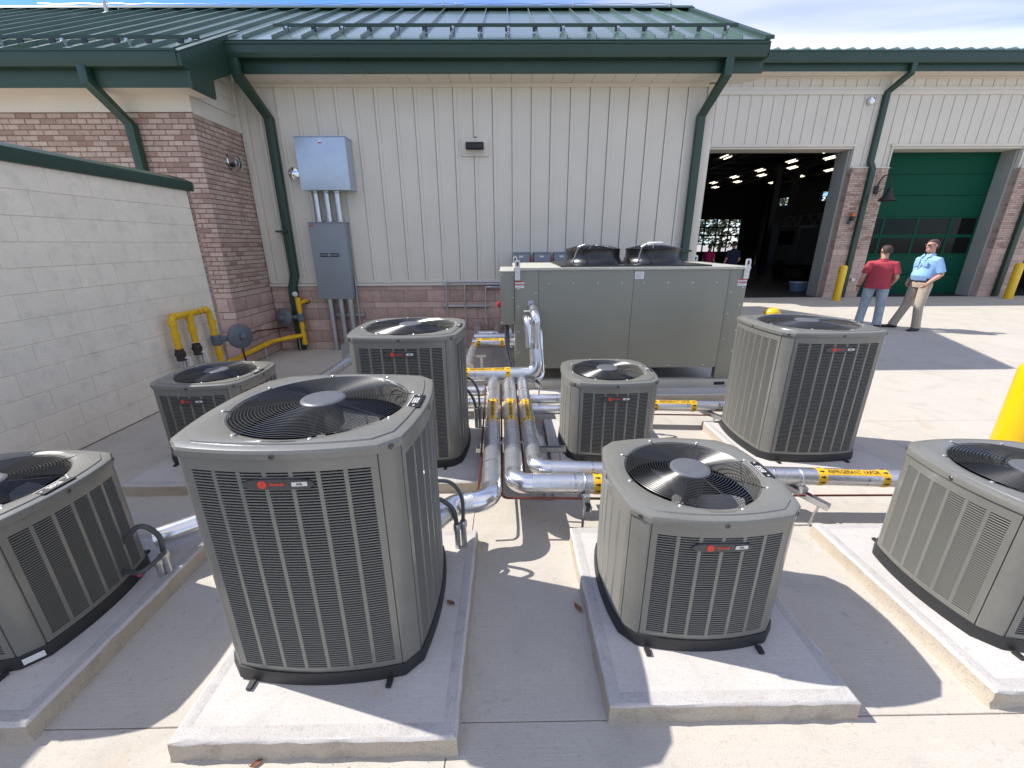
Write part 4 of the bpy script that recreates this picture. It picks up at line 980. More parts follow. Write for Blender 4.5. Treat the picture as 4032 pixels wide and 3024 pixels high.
# ================================================================== INSULATED PIPES
def pipe(name, pts, r, label, matn="alu_jacket", br=None, elbow=True, bands=(), group="silver insulated refrigerant pipes", cat="pipe", labels=(), root=None):
    """straight jacket lengths, gored elbows, bands; labels = list of (segment index, t0, t1, up-angle, dirsign)"""
    P = [Vector(p) for p in pts]; br = br or r*1.45
    t = root or thing(name, label, cat, (P[0].x, P[0].y, max(0, P[0].z-r)), group)
    ends = [[P[i].copy(), P[i+1].copy()] for i in range(len(P)-1)]
    for i in range(1, len(P)-1):
        d1 = (P[i-1]-P[i]).normalized(); d2 = (P[i+1]-P[i]).normalized()
        ang = math.pi-d1.angle(d2); tl = min(br*math.tan(ang/2), (P[i-1]-P[i]).length*0.48, (P[i+1]-P[i]).length*0.48)
        a, b = P[i]+d1*tl, P[i]+d2*tl; ends[i-1][1] = a; ends[i][0] = b
        if elbow:
            pth = [a+d1*0.03]+[a*(1-u)**2+P[i]*2*u*(1-u)*1.0+b*u*u for u in [k/8 for k in range(9)]]+[b+d2*0.03]
            # true arc
            nrm = (d1+d2).normalized(); c = P[i]+nrm*(tl/math.cos(d1.angle(d2)/2)) if d1.angle(d2) > 0.1 else None
            if c is not None:
                v1, v2 = (a-c), (b-c); rad = v1.length; arc = []
                for k in range(11):
                    u = k/10; v = v1.lerp(v2, u).normalized()*rad; arc.append(c+v)
                pth = [a+d1*0.025]+arc+[b+d2*0.025]
            MB().tube(pth, r*1.035, 24).build("elbow", "alu_elbow" if matn == "alu_jacket" else matn, t, smooth=50)
    for i, (a, b) in enumerate(ends):
        if (b-a).length < 0.01: continue
        MB().tube([a, b], r, 24).build("jacket", matn, t, smooth=50)
        L_ = (b-a).length; k = max(0, int(L_/0.33))
        for j in range(1, k+1):
            s = j/(k+1); c = a.lerp(b, s); d = (b-a).normalized()
            MB().tube([c-d*0.008, c+d*0.008], r*1.012, 24, True).build("strap_band", "alu_band", t, smooth=50)
    for (i, s0, s1, up, sg) in labels: pipe_label(t, ends[i][0], ends[i][1], r, s0, s1, up, sg)
    return t
def cyl_map(mb, a, d, up, side, r):
    """flat (u along, v around) -> on the pipe"""
    for p in mb.v:
        u, v, h = p.x, p.y, p.z; ang = v/r; q = a+d*u+(up*math.cos(ang)+side*math.sin(ang))*(r+h); p.x, p.y, p.z = q
    return mb
def pipe_label(t, a, b, r, s0, s1, up, sg):
    d = (b-a).normalized(); c0, c1 = a+d*s0, a+d*s1; L_ = s1-s0
    up = Vector(up); up = (up-d*up.dot(d)).normalized(); side = up.cross(d).normalized()
    for c in (c0, c1):
        o = MB().tube([c-d*0.026, c+d*0.026], r*1.018, 28).build("arrow_band", "label_yellow", t, smooth=50)
        mb = MB()
        for k in range(9):
            v = (k-4)*2*math.pi*r*1.02/9
            arrow = [(-0.017, -0.0035), (0.002, -0.0035), (0.002, -0.0085), (0.018, 0.0), (0.002, 0.0085), (0.002, 0.0035), (-0.017, 0.0035)]
            n = len(mb.v); mb.v += [Vector((x*sg, v+y*1.3, 0)) for x, y in arrow]; mb.face(*range(n, n+7))
        cyl_map(mb, c, d, up, side, r*1.036).build("arrows", "print_black", o, smooth=0)
    mb = MB(); W = 0.024; n = 12
    for k in range(n+1): mb.v += [Vector((0.0, -W+2*W*k/n, 0)), Vector((L_, -W+2*W*k/n, 0))]
    for k in range(n): mb.face(2*k, 2*k+1, 2*k+3, 2*k+2)
    o = cyl_map(mb, c0, d, up, side, r*1.016).build("label_strip", "label_yellow", t, smooth=60)
    tm = text_mb("REFRIGERANT VAPOR", 0.034, 0.0004); wd = max(p.x for p in tm.v)-min(p.x for p in tm.v); k = (L_-0.08)/wd
    for p in tm.v: p.x = p.x*k+L_/2; p.y = p.y*1.15
    if d.y < -0.5: cyl_map(tm, c1, -d, up, -side, r*1.05).build("lettering", "print_black", o, smooth=0)
    else: cyl_map(tm, c0, d, up, side, r*1.05).build("lettering", "print_black", o, smooth=0)
UPC = (0, -0.45, 1)
rp = 0.064
pipe("insulated_pipe", [(-0.165, 4.62, 0.33), (-0.108, 2.16, 0.33), (-0.33, 2.13, 0.31), (-0.46, 1.94, 0.31)], rp, "silver insulated pipe bending toward the tall condenser, outermost of three", labels=[(0, 0.93, 1.36, (0, -0.1, 1), 1)])
pipe("insulated_pipe", [(0.012, 4.62, 0.33), (0.037, 2.33, 0.33), (0.80, 2.31, 0.33), (0.83, 2.0, 0.33)], rp, "silver insulated pipe in the middle of three, bending behind the short condenser", labels=[(0, 0.93, 1.36, (0, -0.1, 1), 1), (1, 0.44, 0.75, UPC, 1)])
pipe("insulated_pipe", [(0.155, 4.62, 0.33), (0.185, 2.52, 0.33), (2.80, 2.42, 0.27), (2.75, 2.0, 0.27)], 0.058, "long silver insulated pipe running to the sunlit short condenser", labels=[(0, 0.93, 1.36, (0, -0.1, 1), 1), (1, 1.84, 2.26, UPC, 1)])
pipe("insulated_pipe", [(-0.66, 4.46, 0.40), (0.33, 4.50, 0.40), (0.318, 4.57, 0.66)], 0.074, "labelled silver pipe crossing over the three parallel pipes to the chiller riser", labels=[(0, 0.20, 0.66, UPC, 1)])
t = pipe("insulated_pipe", [(0.318, 4.57, 0.66), (0.312, 4.57, 1.04), (0.30, 4.90, 1.09)], 0.055, "upright silver riser pipe entering the front of the grey chiller")
MB().tube([(0.318, 4.57, 0.60), (0.318, 4.57, 0.74)], [0.073, 0.058], 24).build("reducer", "alu_elbow", t, smooth=60)
pipe("insulated_pipe", [(0.22, 4.9, 0.96), (0.24, 4.72, 0.96), (0.262, 4.64, 0.66)], 0.056, "short stubby insulated elbow beside the riser on the chiller front", "alu_elbow")
MB().tube(bend([(0.37, 4.9, 0.86), (0.375, 4.68, 0.87), (0.385, 4.62, 0.6), (0.405, 4.58, 0.36), (0.36, 4.52, 0.32), (0.0, 4.46, 0.31)], 0.07), 0.024, 10).build("small_insulated_line", "alu_elbow", None, label="thin silver line curving down beside the upright riser", cat="pipe", org=(0.38, 4.6, 0.31))
for i, (y, z, lb) in enumerate(((4.36, 0.24, "silver pipe passing low beneath the labelled crossing pipe"), (4.22, 0.15, "lowest shadowed pipe beneath the labelled crossing pipe"))):
    pipe("insulated_pipe", [(-0.62, y, z), (-0.24+0.1*i, y, z), (-0.17+0.1*i, y+0.3, z+0.01)], 0.058, lb)
pipe("insulated_pipe", [(0.22, 4.10, 0.24), (1.10, 4.08, 0.24)], 0.05, "silver pipe running behind the short condenser, upper of a stacked pair")
pipe("insulated_pipe", [(0.24, 4.0, 0.16), (1.10, 3.98, 0.16)], 0.05, "silver pipe running behind the short condenser, lower of a stacked pair")
pipe("insulated_pipe", [(0.9, 3.98, 0.22), (2.50, 3.86, 0.22), (2.5, 3.7, 0.22)], 0.056, "labelled silver pipe leading to the tall condenser before the bays", labels=[(0, 0.60, 0.98, UPC, 1)])
pipe("insulated_pipe", [(-2.25, 3.75, 0.28), (-2.18, 5.6, 0.28), (-0.62, 5.75, 0.30)], 0.06, "grey pipe running back from the short condenser by the block wall")
B(-2.23, -2.09, 5.44, 5.58, 0.30, 0.52).build("strut_post", "galv", None, label="galvanised strut post beside the grey pipe bend", cat="strut", org=(-2.16, 5.5, 0))
pipe("insulated_pipe", [(-0.46, 4.75, 0.40), (-0.50, 6.9, 0.42), (-0.56, 7.42, 0.43)], 0.058, "silver pipe running back to the brick base beside the chiller", labels=[(0, 0.95, 1.2, (0, -0.1, 1), 1)])
for y, z, x1, lb in ((6.55, 0.42, -0.18, "silver pipe with a wall elbow behind the labelled pair"), (6.2, 0.45, 0.3, "silver pipe between the labelled pipe and the brick base"), (5.85, 0.45, 0.3, "silver pipe with yellow arrow bands left of the chiller leg")):
    pp_ = [(-0.5, y, z), (x1, y, z)] + ([(-0.16, 7.42, 0.42)] if x1 < 0 else [])
    pipe("insulated_pipe", pp_, 0.058, lb, labels=[(0, 0.09, 0.42, UPC, -1)] if y < 5.9 else ())
pipe("insulated_pipe", [(0.02, 7.42, 0.42), (0.04, 6.9, 0.42), (0.05, 6.6, 0.16)], 0.055, "silver pipe coming out of the brick base behind the control box")
# pipe to the shaded short condenser at the left and its whips
pipe("insulated_pipe", [(-1.16, 2.24, 0.24), (-1.62, 2.28, 0.24), (-2.02, 1.98, 0.22)], 0.055, "silver insulated pipe entering the shaded short condenser at its rear corner", "alu_elbow")
pipe("insulated_pipe", [(-0.62, 2.40, 0.16), (-0.9, 2.30, 0.2), (-1.25, 2.26, 0.22)], 0.05, "short silver pipe between the two front pads")
# copper liquid lines
def line(pts, r, m_, lb, name="copper_line", cat="pipe", br=0.05, grp=None):
    P = [Vector(p) for p in pts]; return MB().tube(bend(P, br), r, 8).build(name, m_, None, label=lb, cat=cat, group=grp, org=(P[0].x, P[0].y, max(0.0, min(p.z for p in P)-r)))
G_ = "thin copper lines beside the pipes"
line([(-0.245, 4.4, 0.30), (-0.195, 2.40, 0.30), (-0.20, 2.27, 0.30), (-0.33, 2.26, 0.29)], 0.008, "copper", "thin copper line on the outer side of the three pipes", grp=G_)
line([(-0.076, 4.4, 0.30), (-0.045, 2.42, 0.28), (-0.045, 2.26, 0.27), (0.62, 2.24, 0.27)], 0.008, "copper", "thin copper line turning with the middle silver pipe", grp=G_)
line([(0.086, 4.4, 0.30), (0.108, 2.6, 0.29), (0.11, 2.44, 0.25), (0.3, 2.42, 0.24)], 0.008, "copper", "thin dark copper line squeezed between the middle and inner pipes", grp=G_)
line([(1.28, 2.36, 0.20), (2.85, 2.34, 0.20)], 0.007, "copper", "thin copper line under the pipe to the sunlit short condenser", grp=G_)
line([(1.2, 3.88, 0.15), (2.3, 3.80, 0.155)], 0.008, "copper", "thin copper line under the pipe to the tall condenser before the bays", grp=G_)
# strut supports
def channel(mb, a, b, w=0.041, h=0.041):
    a, b = Vector(a), Vector(b); d = (b-a).normalized(); u, v = frame_of(d); t = 0.003
    for (p0, p1, q0, q1) in ((-w/2, w/2, -h/2, -h/2+t), (-w/2, -w/2+t, -h/2, h/2), (w/2-t, w/2, -h/2, h/2)):
        mb.prism([a+u*p0+v*q0, a+u*p1+v*q0, a+u*p1+v*q1, a+u*p0+v*q1], b-a)
def support(lb, x0, x1, y, z, legs, xd=None):
    t = thing("pipe_support", lb, "support", (x0, y, 0), "galvanised strut pipe supports")
    mb = MB(); channel(mb, (x0, y, z), (x1, y, z)); mb.build("strut", "galv", t, smooth=0)
    for x, zb_ in legs: MB().tube([(x, y, zb_), (x, y, z-0.02)], 0.0075, 8).build("threaded_rod", "galv", t)
    return t
s1 = support("strut under the three parallel pipes, between the two rear pads", -0.26, 0.46, 2.98, 0.235, ((-0.22, 0), (0.42, 0)))
for x in (-0.205, -0.045, 0.115): MB().box(x-0.02, x+0.02, 2.96, 3.0, 0.256, 0.30).build("clamp", "galv", s1)
t = thing("pipe_support", "strut bracket on a rod behind the short condenser pad", "support", (0.478, 2.245, 0), "galvanised strut pipe supports")
mb = MB(); channel(mb, (0.49, 2.16, 0.245), (0.45, 2.62, 0.255)); mb.build("strut", "galv", t, smooth=0); MB().tube([(0.478, 2.26, 0.0), (0.48, 2.26, 0.235)], 0.008, 8).build("threaded_rod", "galv", t)
MB().torus((0.485, 2.31, 0.33), 0.067, 0.006, 30, 5, (1, 0, 0)).build("pipe_clamp", "galv", t); B(0.465, 0.505, 2.20, 2.235, 0.268, 0.31).build("clamp_nut", "galv", t)
t = thing("pipe_support", "strut bracket on a rod beside the sunlit condenser pad", "support", (1.99, 2.30, 0), "galvanised strut pipe supports")
mb = MB(); channel(mb, (2.05, 2.24, 0.185), (1.90, 2.52, 0.20)); mb.build("strut", "galv", t, smooth=0); MB().tube([(2.0, 2.30, 0.0), (2.02, 2.28, 0.18)], 0.008, 8).build("threaded_rod", "galv", t)
MB().torus((1.96, 2.44, 0.283), 0.060, 0.006, 30, 5, (1, 0, 0)).build("pipe_clamp", "galv", t); B(1.95, 1.99, 2.36, 2.40, 0.21, 0.25).build("clamp_nut", "galv", t)
t = thing("pipe_support", "strut bracket at the corner of the tall sunlit condenser pad", "support", (2.05, 3.80, ZP), "galvanised strut pipe supports")
mb = MB(); channel(mb, (2.10, 3.74, 0.155), (1.98, 3.95, 0.16)); mb.build("strut", "galv", t, smooth=0); MB().tube([(2.055, 3.79, ZP), (2.06, 3.79, 0.15)], 0.008, 8).build("threaded_rod", "galv", t)
t = thing("pipe_support", "strut bracket standing below the chiller riser elbow", "support", (0.34, 4.35, 0), "galvanised strut pipe supports")
mb = MB(); channel(mb, (0.36, 4.28, 0.31), (0.28, 4.56, 0.31)); mb.build("strut", "galv", t, smooth=0); B(0.27, 0.43, 4.30, 4.37, 0.002, 0.012).build("foot_plate", "galv", t); MB().tube([(0.345, 4.335, 0.012), (0.345, 4.335, 0.30)], 0.008, 8).build("threaded_rod", "galv", t)
t = thing("pipe_support", "strut frame under the grey pipes left of the chiller", "support", (-0.44, 5.6, 0), "galvanised strut pipe supports")
mb = MB(); channel(mb, (-0.62, 5.55, 0.33), (-0.30, 5.55, 0.33)); mb.build("strut", "galv", t, smooth=0)
for x in (-0.36, -0.56): B(x-0.02, x+0.02, 5.53, 5.57, 0, 0.31).build("post", "galv", t)
t = thing("floor_channel", "long galvanised channel lying on the concrete beside the short condenser pad", "channel", (0.33, 3.3, 0))
mb = MB(); channel(mb, (0.30, 2.62, 0.03), (0.32, 4.0, 0.03), 0.06, 0.05); mb.build("channel", "galv", t, smooth=0)
# flexible whips with steel stubs
def whip(px, py, pts, lb, zs=0.20, z0=ZP, r=0.0135):
    t = thing("electrical_whip", lb, "conduit", (px, py, z0), "flexible conduit whips beside the condensers")
    MB().tube([(px, py, z0), (px, py, zs)], 0.017, 12).build("stub", "galv", t); MB().lathe([(0.019, -0.02), (0.022, -0.018), (0.022, 0.012), (0.018, 0.02)], (px, py, zs), 12).build("fitting", "galv", t)
    MB().tube(bend([(px, py, zs+0.01)]+pts, 0.09, 8), r, 10).build("hose", "flex_grey", t, smooth=60)
whip(-0.305, 2.03, [(-0.315, 2.03, 0.36), (-0.40, 2.02, 0.44), (-0.46, 1.98, 0.43)], "lower grey flexible whip looping from its steel stub to the tall condenser", 0.235)
whip(-0.268, 2.04, [(-0.265, 2.04, 0.44), (-0.33, 2.03, 0.55), (-0.45, 1.99, 0.56)], "upper grey flexible whip looping from its steel stub to the tall condenser", 0.25, r=0.011)
whip(-0.31, 3.72, [(-0.33, 3.72, 0.40), (-0.40, 3.72, 0.50), (-0.47, 3.70, 0.52)], "grey flexible whip behind the tall condenser by the three pipes", 0.28)
whip(-0.275, 3.73, [(-0.28, 3.73, 0.48), (-0.35, 3.73, 0.60), (-0.46, 3.71, 0.62)], "taller grey flexible whip behind the tall condenser by the three pipes", 0.30, r=0.011)
whip(-1.875, 1.86, [(-1.86, 1.86, 0.34), (-1.93, 1.84, 0.43), (-2.04, 1.80, 0.30)], "steep grey flexible whip at the rear corner of the shaded short condenser", 0.21, r=0.013)
whip(-1.90, 1.84, [(-1.84, 1.85, 0.25), (-1.86, 1.70, 0.22), (-2.02, 1.76, 0.20)], "low looping grey whip at the rear corner of the shaded short condenser", 0.18, r=0.012)
whip(1.33, 3.76, [(1.33, 3.76, 0.35), (1.28, 3.74, 0.42), (1.18, 3.72, 0.40)], "grey flexible whip behind the short condenser before the chiller", 0.22)

# ================================================================== CHILLER
CY0, CY1, CX0, CX1, CZ0, CZ1 = 4.87, 6.22, 0.09, 2.765, 0.345, 1.505
ch = thing("chiller", "big grey boxy chiller with two black fan shrouds on top", "chiller", ((CX0+CX1)/2, 5.5, ZP))
def cb(n, m_, *a, **k): return B(*a).build(n, m_, ch, **k)
cb("body", "chiller_paint", CX0+0.01, CX1-0.01, CY0+0.012, CY1, CZ0+0.01, CZ1)
sx = [CX0, 0.362, 1.455, 2.553, CX1]
for i in range(4):
    z0 = CZ0 if i in (1, 2) else 0.195
    if i == 0: z0 = CZ0-0.01
    pn = cb("side_panel", "chiller_paint", sx[i]+0.0018, sx[i+1]-0.0018, CY0, CY0+0.0115, z0, CZ1, bevel=0.002)
    scr = []
    if i in (1, 2):
        scr += [(sx[i]+0.12+0.28*k, 1.36) for k in range(4)] + [(sx[i]+0.1+0.42*k, CZ0+0.03) for k in range(3)]
    else: scr += [(sx[i]+(0.04 if i == 0 else 0.17), z) for z in (0.55, 0.8, 1.1, 1.3)] + [(sx[i+1]-(0.03 if i == 0 else 0.17), z) for z in (0.7, 1.0, 1.25)]
    for x, z in scr: MB().lathe([(0.009, 0), (0.008, 0.004), (0.004, 0.006)], (x, CY0, z), 8, (0, -1, 0)).build("panel_screw", "bright_screw", pn)
for k in range(9):
    MB().lathe([(0.009, 0), (0.008, 0.004), (0.004, 0.006)], (0.34+0.28*k, CY0-0.014, CZ1+0.015), 8, (0, -1, 0)).build("panel_screw", "bright_screw", ch)
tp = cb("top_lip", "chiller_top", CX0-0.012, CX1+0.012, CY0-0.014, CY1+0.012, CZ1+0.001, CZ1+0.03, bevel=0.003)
cb("fan_deck", "shroud_black", 0.62, 2.36, CY0+0.05, CY1-0.04, CZ1+0.0301, CZ1+0.048, bevel=0.004)
for x0, x1 in ((CX0, CX0+0.24), (CX1-0.21, CX1)):
    cb("rear_leg", "chiller_paint", x0+0.01, x1-0.01, CY1-0.14, CY1-0.01, 0.195, CZ0+0.02)
    cb("front_leg", "chiller_paint", x0+0.012, x1-0.012, CY0+0.013, CY0+0.1, 0.195, CZ0+0.02)
for y in (CY0-0.03, CY1-0.15):
    rl = cb("base_rail", "rail_beige", -0.02, 2.86, y, y+0.1, ZP, 0.194, bevel=0.004)
    B(2.55, 2.68, y-0.004, y-0.001, 0.125, 0.165).build("slot", "print_black", rl, bevel=0.0014)
for x in (CX0+0.03, CX1-0.03):
    for y in (CY0-0.018, CY1+0.016):
        mb = MB(); pts = [(x-0.03, 1.40), (x+0.03, 1.40), (x+0.03, 1.60), (x+0.022, 1.62), (x-0.022, 1.62), (x-0.03, 1.60)]
        mb.prism([(a, y, z) for a, z in pts], (0, 0.006, 0)); lug = mb.build("lifting_lug", "plate_white", ch)
        B(x-0.011, x+0.011, y-0.001, y+0.007, 1.555, 1.598).build("lug_hole", "print_black", lug)
        for z in (1.44, 1.49): MB().lathe([(0.012, 0), (0.011, 0.006), (0.004, 0.008)], (x, y, z), 8, (0, -1, 0)).build("bolt", "bright_screw", lug)
def shroud(x, y, cap):
    z = CZ1+0.048
    s = MB().lathe([(0.40, 0), (0.355, 0.03), (0.335, 0.08), (0.333, 0.155), (0.34, 0.175), (0.325, 0.176), (0.32, 0.08), (0.33, 0.0)], (x, y, z), 40, caps=False).build("fan_shroud", "shroud_black", ch, smooth=50)
    mb = MB()
    for k in range(8): mb.torus((x, y, z+0.178+0.035*(1-(k/7)**2)), 0.06+0.038*k, 0.0028, 36, 4)
    for k in range(6):
        a = math.pi*k/3+0.2; mb.tube([(x+0.05*math.cos(a), y+0.05*math.sin(a), z+0.216), (x+0.22*math.cos(a), y+0.22*math.sin(a), z+0.202), (x+0.335*math.cos(a), y+0.335*math.sin(a), z+0.172)], 0.008, 6)
    mb.build("guard", "wire", s, smooth=60)
    MB().lathe([(0, 0.0), (0.06, 0), (0.06, 0.18), (0, 0.18)], (x, y, z+0.03), 20, caps=False).build("fan_motor", "motor", s)
    for k in range(5):
        a = 2*math.pi*k/5; u = Vector((math.cos(a), math.sin(a), 0)); v = Vector((-math.sin(a), math.cos(a), 0.5)); c = Vector((x, y, z+0.06))
        MB().quad(c+u*0.06-v*0.05, c+u*0.3-v*0.09, c+u*0.3+v*0.09, c+u*0.06+v*0.05) if False else None
        mb = MB(); mb.quad(c+u*0.06-v*0.05, c+u*0.3-v*0.09, c+u*0.3+v*0.09, c+u*0.06+v*0.05); mb.build("blade", "shroud_black", s)
    if cap: MB().lathe([(0.095, 0.0), (0.1, 0.012), (0.1, 0.035), (0.085, 0.045), (0.0, 0.046)], (x+0.02, y, z+0.208), 28, caps=False).build("cap", "plate_white", s)
    MB().tube(bend([(x-0.12, y-0.1, z+0.215), (x-0.24, y-0.3, z+0.19), (x-0.31, y-0.45, z+0.03)], 0.12), 0.010, 8).build("cable", "flex_grey", s, smooth=60)
    mb = MB()
    for k in range(7):
        c = Vector((x-0.13-0.016*k, y-0.11-0.026*k, z+0.214-0.004*k)); mb.torus(c, 0.012, 0.004, 10, 4, (0.5, 0.8, 0.1))
    mb.build("cable_coil", "galv", s)
shroud(1.085, 5.48, False); shroud(1.845, 5.48, True)
cbx = cb("control_box", "chiller_paint", -0.075, CX0-0.002, CY0+0.02, CY0+0.9, 0.885, 1.485, bevel=0.004)
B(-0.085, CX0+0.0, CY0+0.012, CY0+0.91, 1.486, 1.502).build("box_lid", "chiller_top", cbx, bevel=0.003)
for x, z in ((-0.06, 1.46), (0.07, 1.46), (-0.06, 0.91), (0.07, 0.91), (0.07, 1.2)): MB().lathe([(0.008, 0), (0.007, 0.004), (0.003, 0.006)], (x, CY0+0.02, z), 8, (0, -1, 0)).build("panel_screw", "bright_screw", cbx)
MB().lathe([(0.03, 0), (0.04, 0.015), (0.04, 0.03), (0.015, 0.05)], (-0.075, CY0+0.25, 1.09), 14, (-1, 0, 0)).build("disconnect_knob", "red_plastic", cbx)
# stickers
def sticker(x0, x1, z0, z1, m_="sticker", red=False):
    st = B(x0, x1, CY0-0.0022, CY0-0.0004, z0, z1).build("sticker", m_, ch)
    mb = MB()
    n = 5
    for k in range(n):
        z = z0+(z1-z0)*(0.12+0.17*k); w = (x1-x0)*(0.86 if k % 2 else 0.62); mb.quad((x0+(x1-x0)*0.07, CY0-0.0032, z), (x0+(x1-x0)*0.07+w, CY0-0.0032, z), (x0+(x1-x0)*0.07+w, CY0-0.0032, z+0.004), (x0+(x1-x0)*0.07, CY0-0.0032, z+0.004))
    mb.build("print", "sticker_text", st, smooth=0)
    if red:
        mb = MB()
        for z in (z0+(z1-z0)*0.42, z0+(z1-z0)*0.88): mb.quad((x0+0.002, CY0-0.0036, z), (x1-0.002, CY0-0.0036, z), (x1-0.002, CY0-0.0036, z+0.012), (x0+0.002, CY0-0.0036, z+0.012))
        mb.build("warning_bar", "warn_red", st, smooth=0)
sticker(CX0+0.004, CX0+0.105, 1.31, 1.385, red=True); sticker(CX1-0.105, CX1-0.004, 1.32, 1.395, red=True); sticker(1.462, 1.565, 1.405, 1.485); sticker(0.245, 0.303, 1.105, 1.165, "sticker_blue")
for z in (1.06, 0.92, 0.855): MB().tube([(0.29, CY0-0.10, z), (0.19, CY0-0.11, z)], 0.009, 8).build("service_stub", "plate_white", ch)
mb = MB()
for dx_ in (0, 0.03): mb.tube(bend([(-0.02+dx_, CY0+0.2, 0.885), (-0.02+dx_, CY0+0.12, 0.55), (0.06+dx_, CY0-0.02, 0.30), (0.11+dx_, CY0-0.05, 0.1)], 0.2), 0.014, 8)
mb.build("power_whips", "flex_grey", ch, smooth=60)

# ================================================================== WALL BOXES AND CONDUITS
def cabinet(name, lb, m_, x0, x1, y0, y1, z0, z1, extra):
    t = thing(name, lb, "electrical box", ((x0+x1)/2, y1, z0))
    B(x0, x1, y0+0.012, y1, z0, z1-0.012).build("body", m_, t, bevel=0.004)
    B(x0-0.006, x1+0.006, y0, y0+0.0115, z0-0.004, z1-0.014).build("door", m_, t, bevel=0.003)
    B(x0-0.01, x1+0.01, y0-0.012, y1, z1-0.0115, z1).build("drip_lid", m_, t, bevel=0.003)
    extra(t, x0, x1, y0, z0, z1)
def ex1(t, x0, x1, y0, z0, z1):
    s = B((x0+x1)/2-0.025, (x0+x1)/2+0.025, y0-0.002, y0-0.0004, z1-0.10, z1-0.055).build("sticker", "sticker", t)
    B((x0+x1)/2-0.025, (x0+x1)/2+0.025, y0-0.003, y0-0.0022, z1-0.10, z1-0.083).build("sticker_band", "warn_red", s)
    for z in (z0+0.08, z0+0.3, z0+0.52, z1-0.06):
        for x in (x0+0.012, x1-0.012): MB().lathe([(0.006, 0), (0.005, 0.004)], (x, y0, z), 8, (0, -1, 0)).build("screw", "bright_screw", t)
cabinet("wall_cabinet", "shiny galvanised box reflecting blue sky, mounted above three conduits", "galv_sheet", -3.17, -2.42, 7.10, WY-0.02, 2.60, 3.335, ex1)
def ex2(t, x0, x1, y0, z0, z1):
    cx_ = (x0+x1)/2-0.01; zc = z0+0.715
    h_ = B(cx_-0.155, cx_+0.155, y0-0.004, y0-0.0005, zc-0.028, zc+0.028).build("handle_recess", "print_black", t)
    mb = MB().box(cx_-0.145, cx_+0.145, y0-0.014, y0-0.0045, zc-0.008, zc+0.010); mb.box(cx_-0.018, cx_+0.018, y0-0.02, y0-0.0146, zc-0.022, zc+0.024); mb.build("handle", "cabinet_grey", h_, bevel=0.002)
    tm = text_mb("ABB", 0.042, 0.0015)
    for p in tm.v: x, z = p.x, p.y; p.x, p.y, p.z = x0+0.05+x, y0-0.0015, z1-0.055+z
    tm.build("lettering", "warn_red", t, smooth=0)
    for z in (z0+0.15, z0+0.55, z0+0.98): MB().box(x1-0.004, x1+0.022, y0+0.01, y0+0.03, z-0.03, z+0.03).build("latch", "cabinet_grey", t, bevel=0.004)
cabinet("wall_cabinet", "tall grey electrical cabinet with black slot handle below the shiny box", "cabinet_grey", -3.195, -2.622, 7.20, WY-0.02, 0.915, 2.137, ex2)
for i, x in enumerate((-3.035, -2.865, -2.698)):
    lb = ("outer conduit by the downspout", "middle conduit of the three", "outer conduit away from the downspout")[i]
    t = thing("conduit", "short galvanised conduit joining the two wall boxes, " + lb, "conduit", (x, 7.27, 2.13), "conduits joining the wall boxes")
    MB().tube([(x, 7.27, 2.135), (x, 7.27, 2.60)], 0.048, 18).build("tube", "galv", t); MB().lathe([(0.058, 0), (0.06, 0.012), (0.06, 0.035), (0.05, 0.04)], (x, 7.27, 2.137), 18).build("locknut", "galv", t); MB().lathe([(0.05, 0), (0.06, 0.01), (0.06, 0.03)], (x, 7.27, 2.565), 18).build("locknut", "galv", t)
for i, x in enumerate((-3.06, -2.875, -2.715)):
    lb = ("nearest the downspout", "in the middle of three", "farthest from the downspout")[i]
    t = thing("conduit", "grey conduit rising from the concrete to the tall cabinet, " + lb, "conduit", (x, 7.30, 0), "conduits below the tall cabinet")
    MB().tube([(x, 7.30, 0), (x, 7.30, 0.914)], 0.05, 18).build("tube", "galv", t); MB().lathe([(0.053, 0), (0.054, 0.01), (0.054, 0.05)], (x, 7.30, 0.6), 18).build("coupling", "galv", t)
for x in (-2.60,): MB().tube([(x, 7.33, 0.02), (x, 7.33, 1.3)], 0.014, 10).build("conduit", "galv", None, label="thin conduit running down beside the tall grey cabinet", cat="conduit", org=(x, 7.33, 0))
mb = MB(); channel(mb, (-3.1, 7.355, 0.62), (-2.5, 7.355, 0.62)); mb.build("wall_strut", "galv", None, label="short galvanised strut behind the cabinet's lower conduits", cat="strut", org=(-2.8, 7.36, 0.6), smooth=0)
mb = MB(); channel(mb, (-1.12, 7.36, 0.765), (-0.30, 7.36, 0.765)); mb.build("wall_strut", "galv", None, label="galvanised strut across three thin conduits on the block base", cat="strut", org=(-0.7, 7.36, 0.75), smooth=0)
for i, (x, zt, x1) in enumerate(((-1.05, 1.175, 0.4), (-0.735, 1.135, 0.75), (-0.375, 1.085, 1.1))):
    t = thing("thin_conduit", "thin conduit turning from the block base toward the chiller, " + ("highest of three", "middle of three", "lowest of three")[i], "conduit", (x, 7.32, 0.2), "thin conduits on the block base")
    MB().tube([(x, 7.32, 0.02), (x, 7.32, zt-0.04)], 0.013, 10).build("riser", "galv", t); MB().tube([(x+0.06, 7.32, zt), (x1, 7.32, zt)], 0.013, 10).build("run", "galv", t)
    MB().tube([(x, 7.32, zt-0.05), (x, 7.32, zt-0.0), (x+0.035, 7.32, zt+0.001), (x+0.1, 7.32, zt)], 0.021, 10).build("conduit_body", "galv", t)
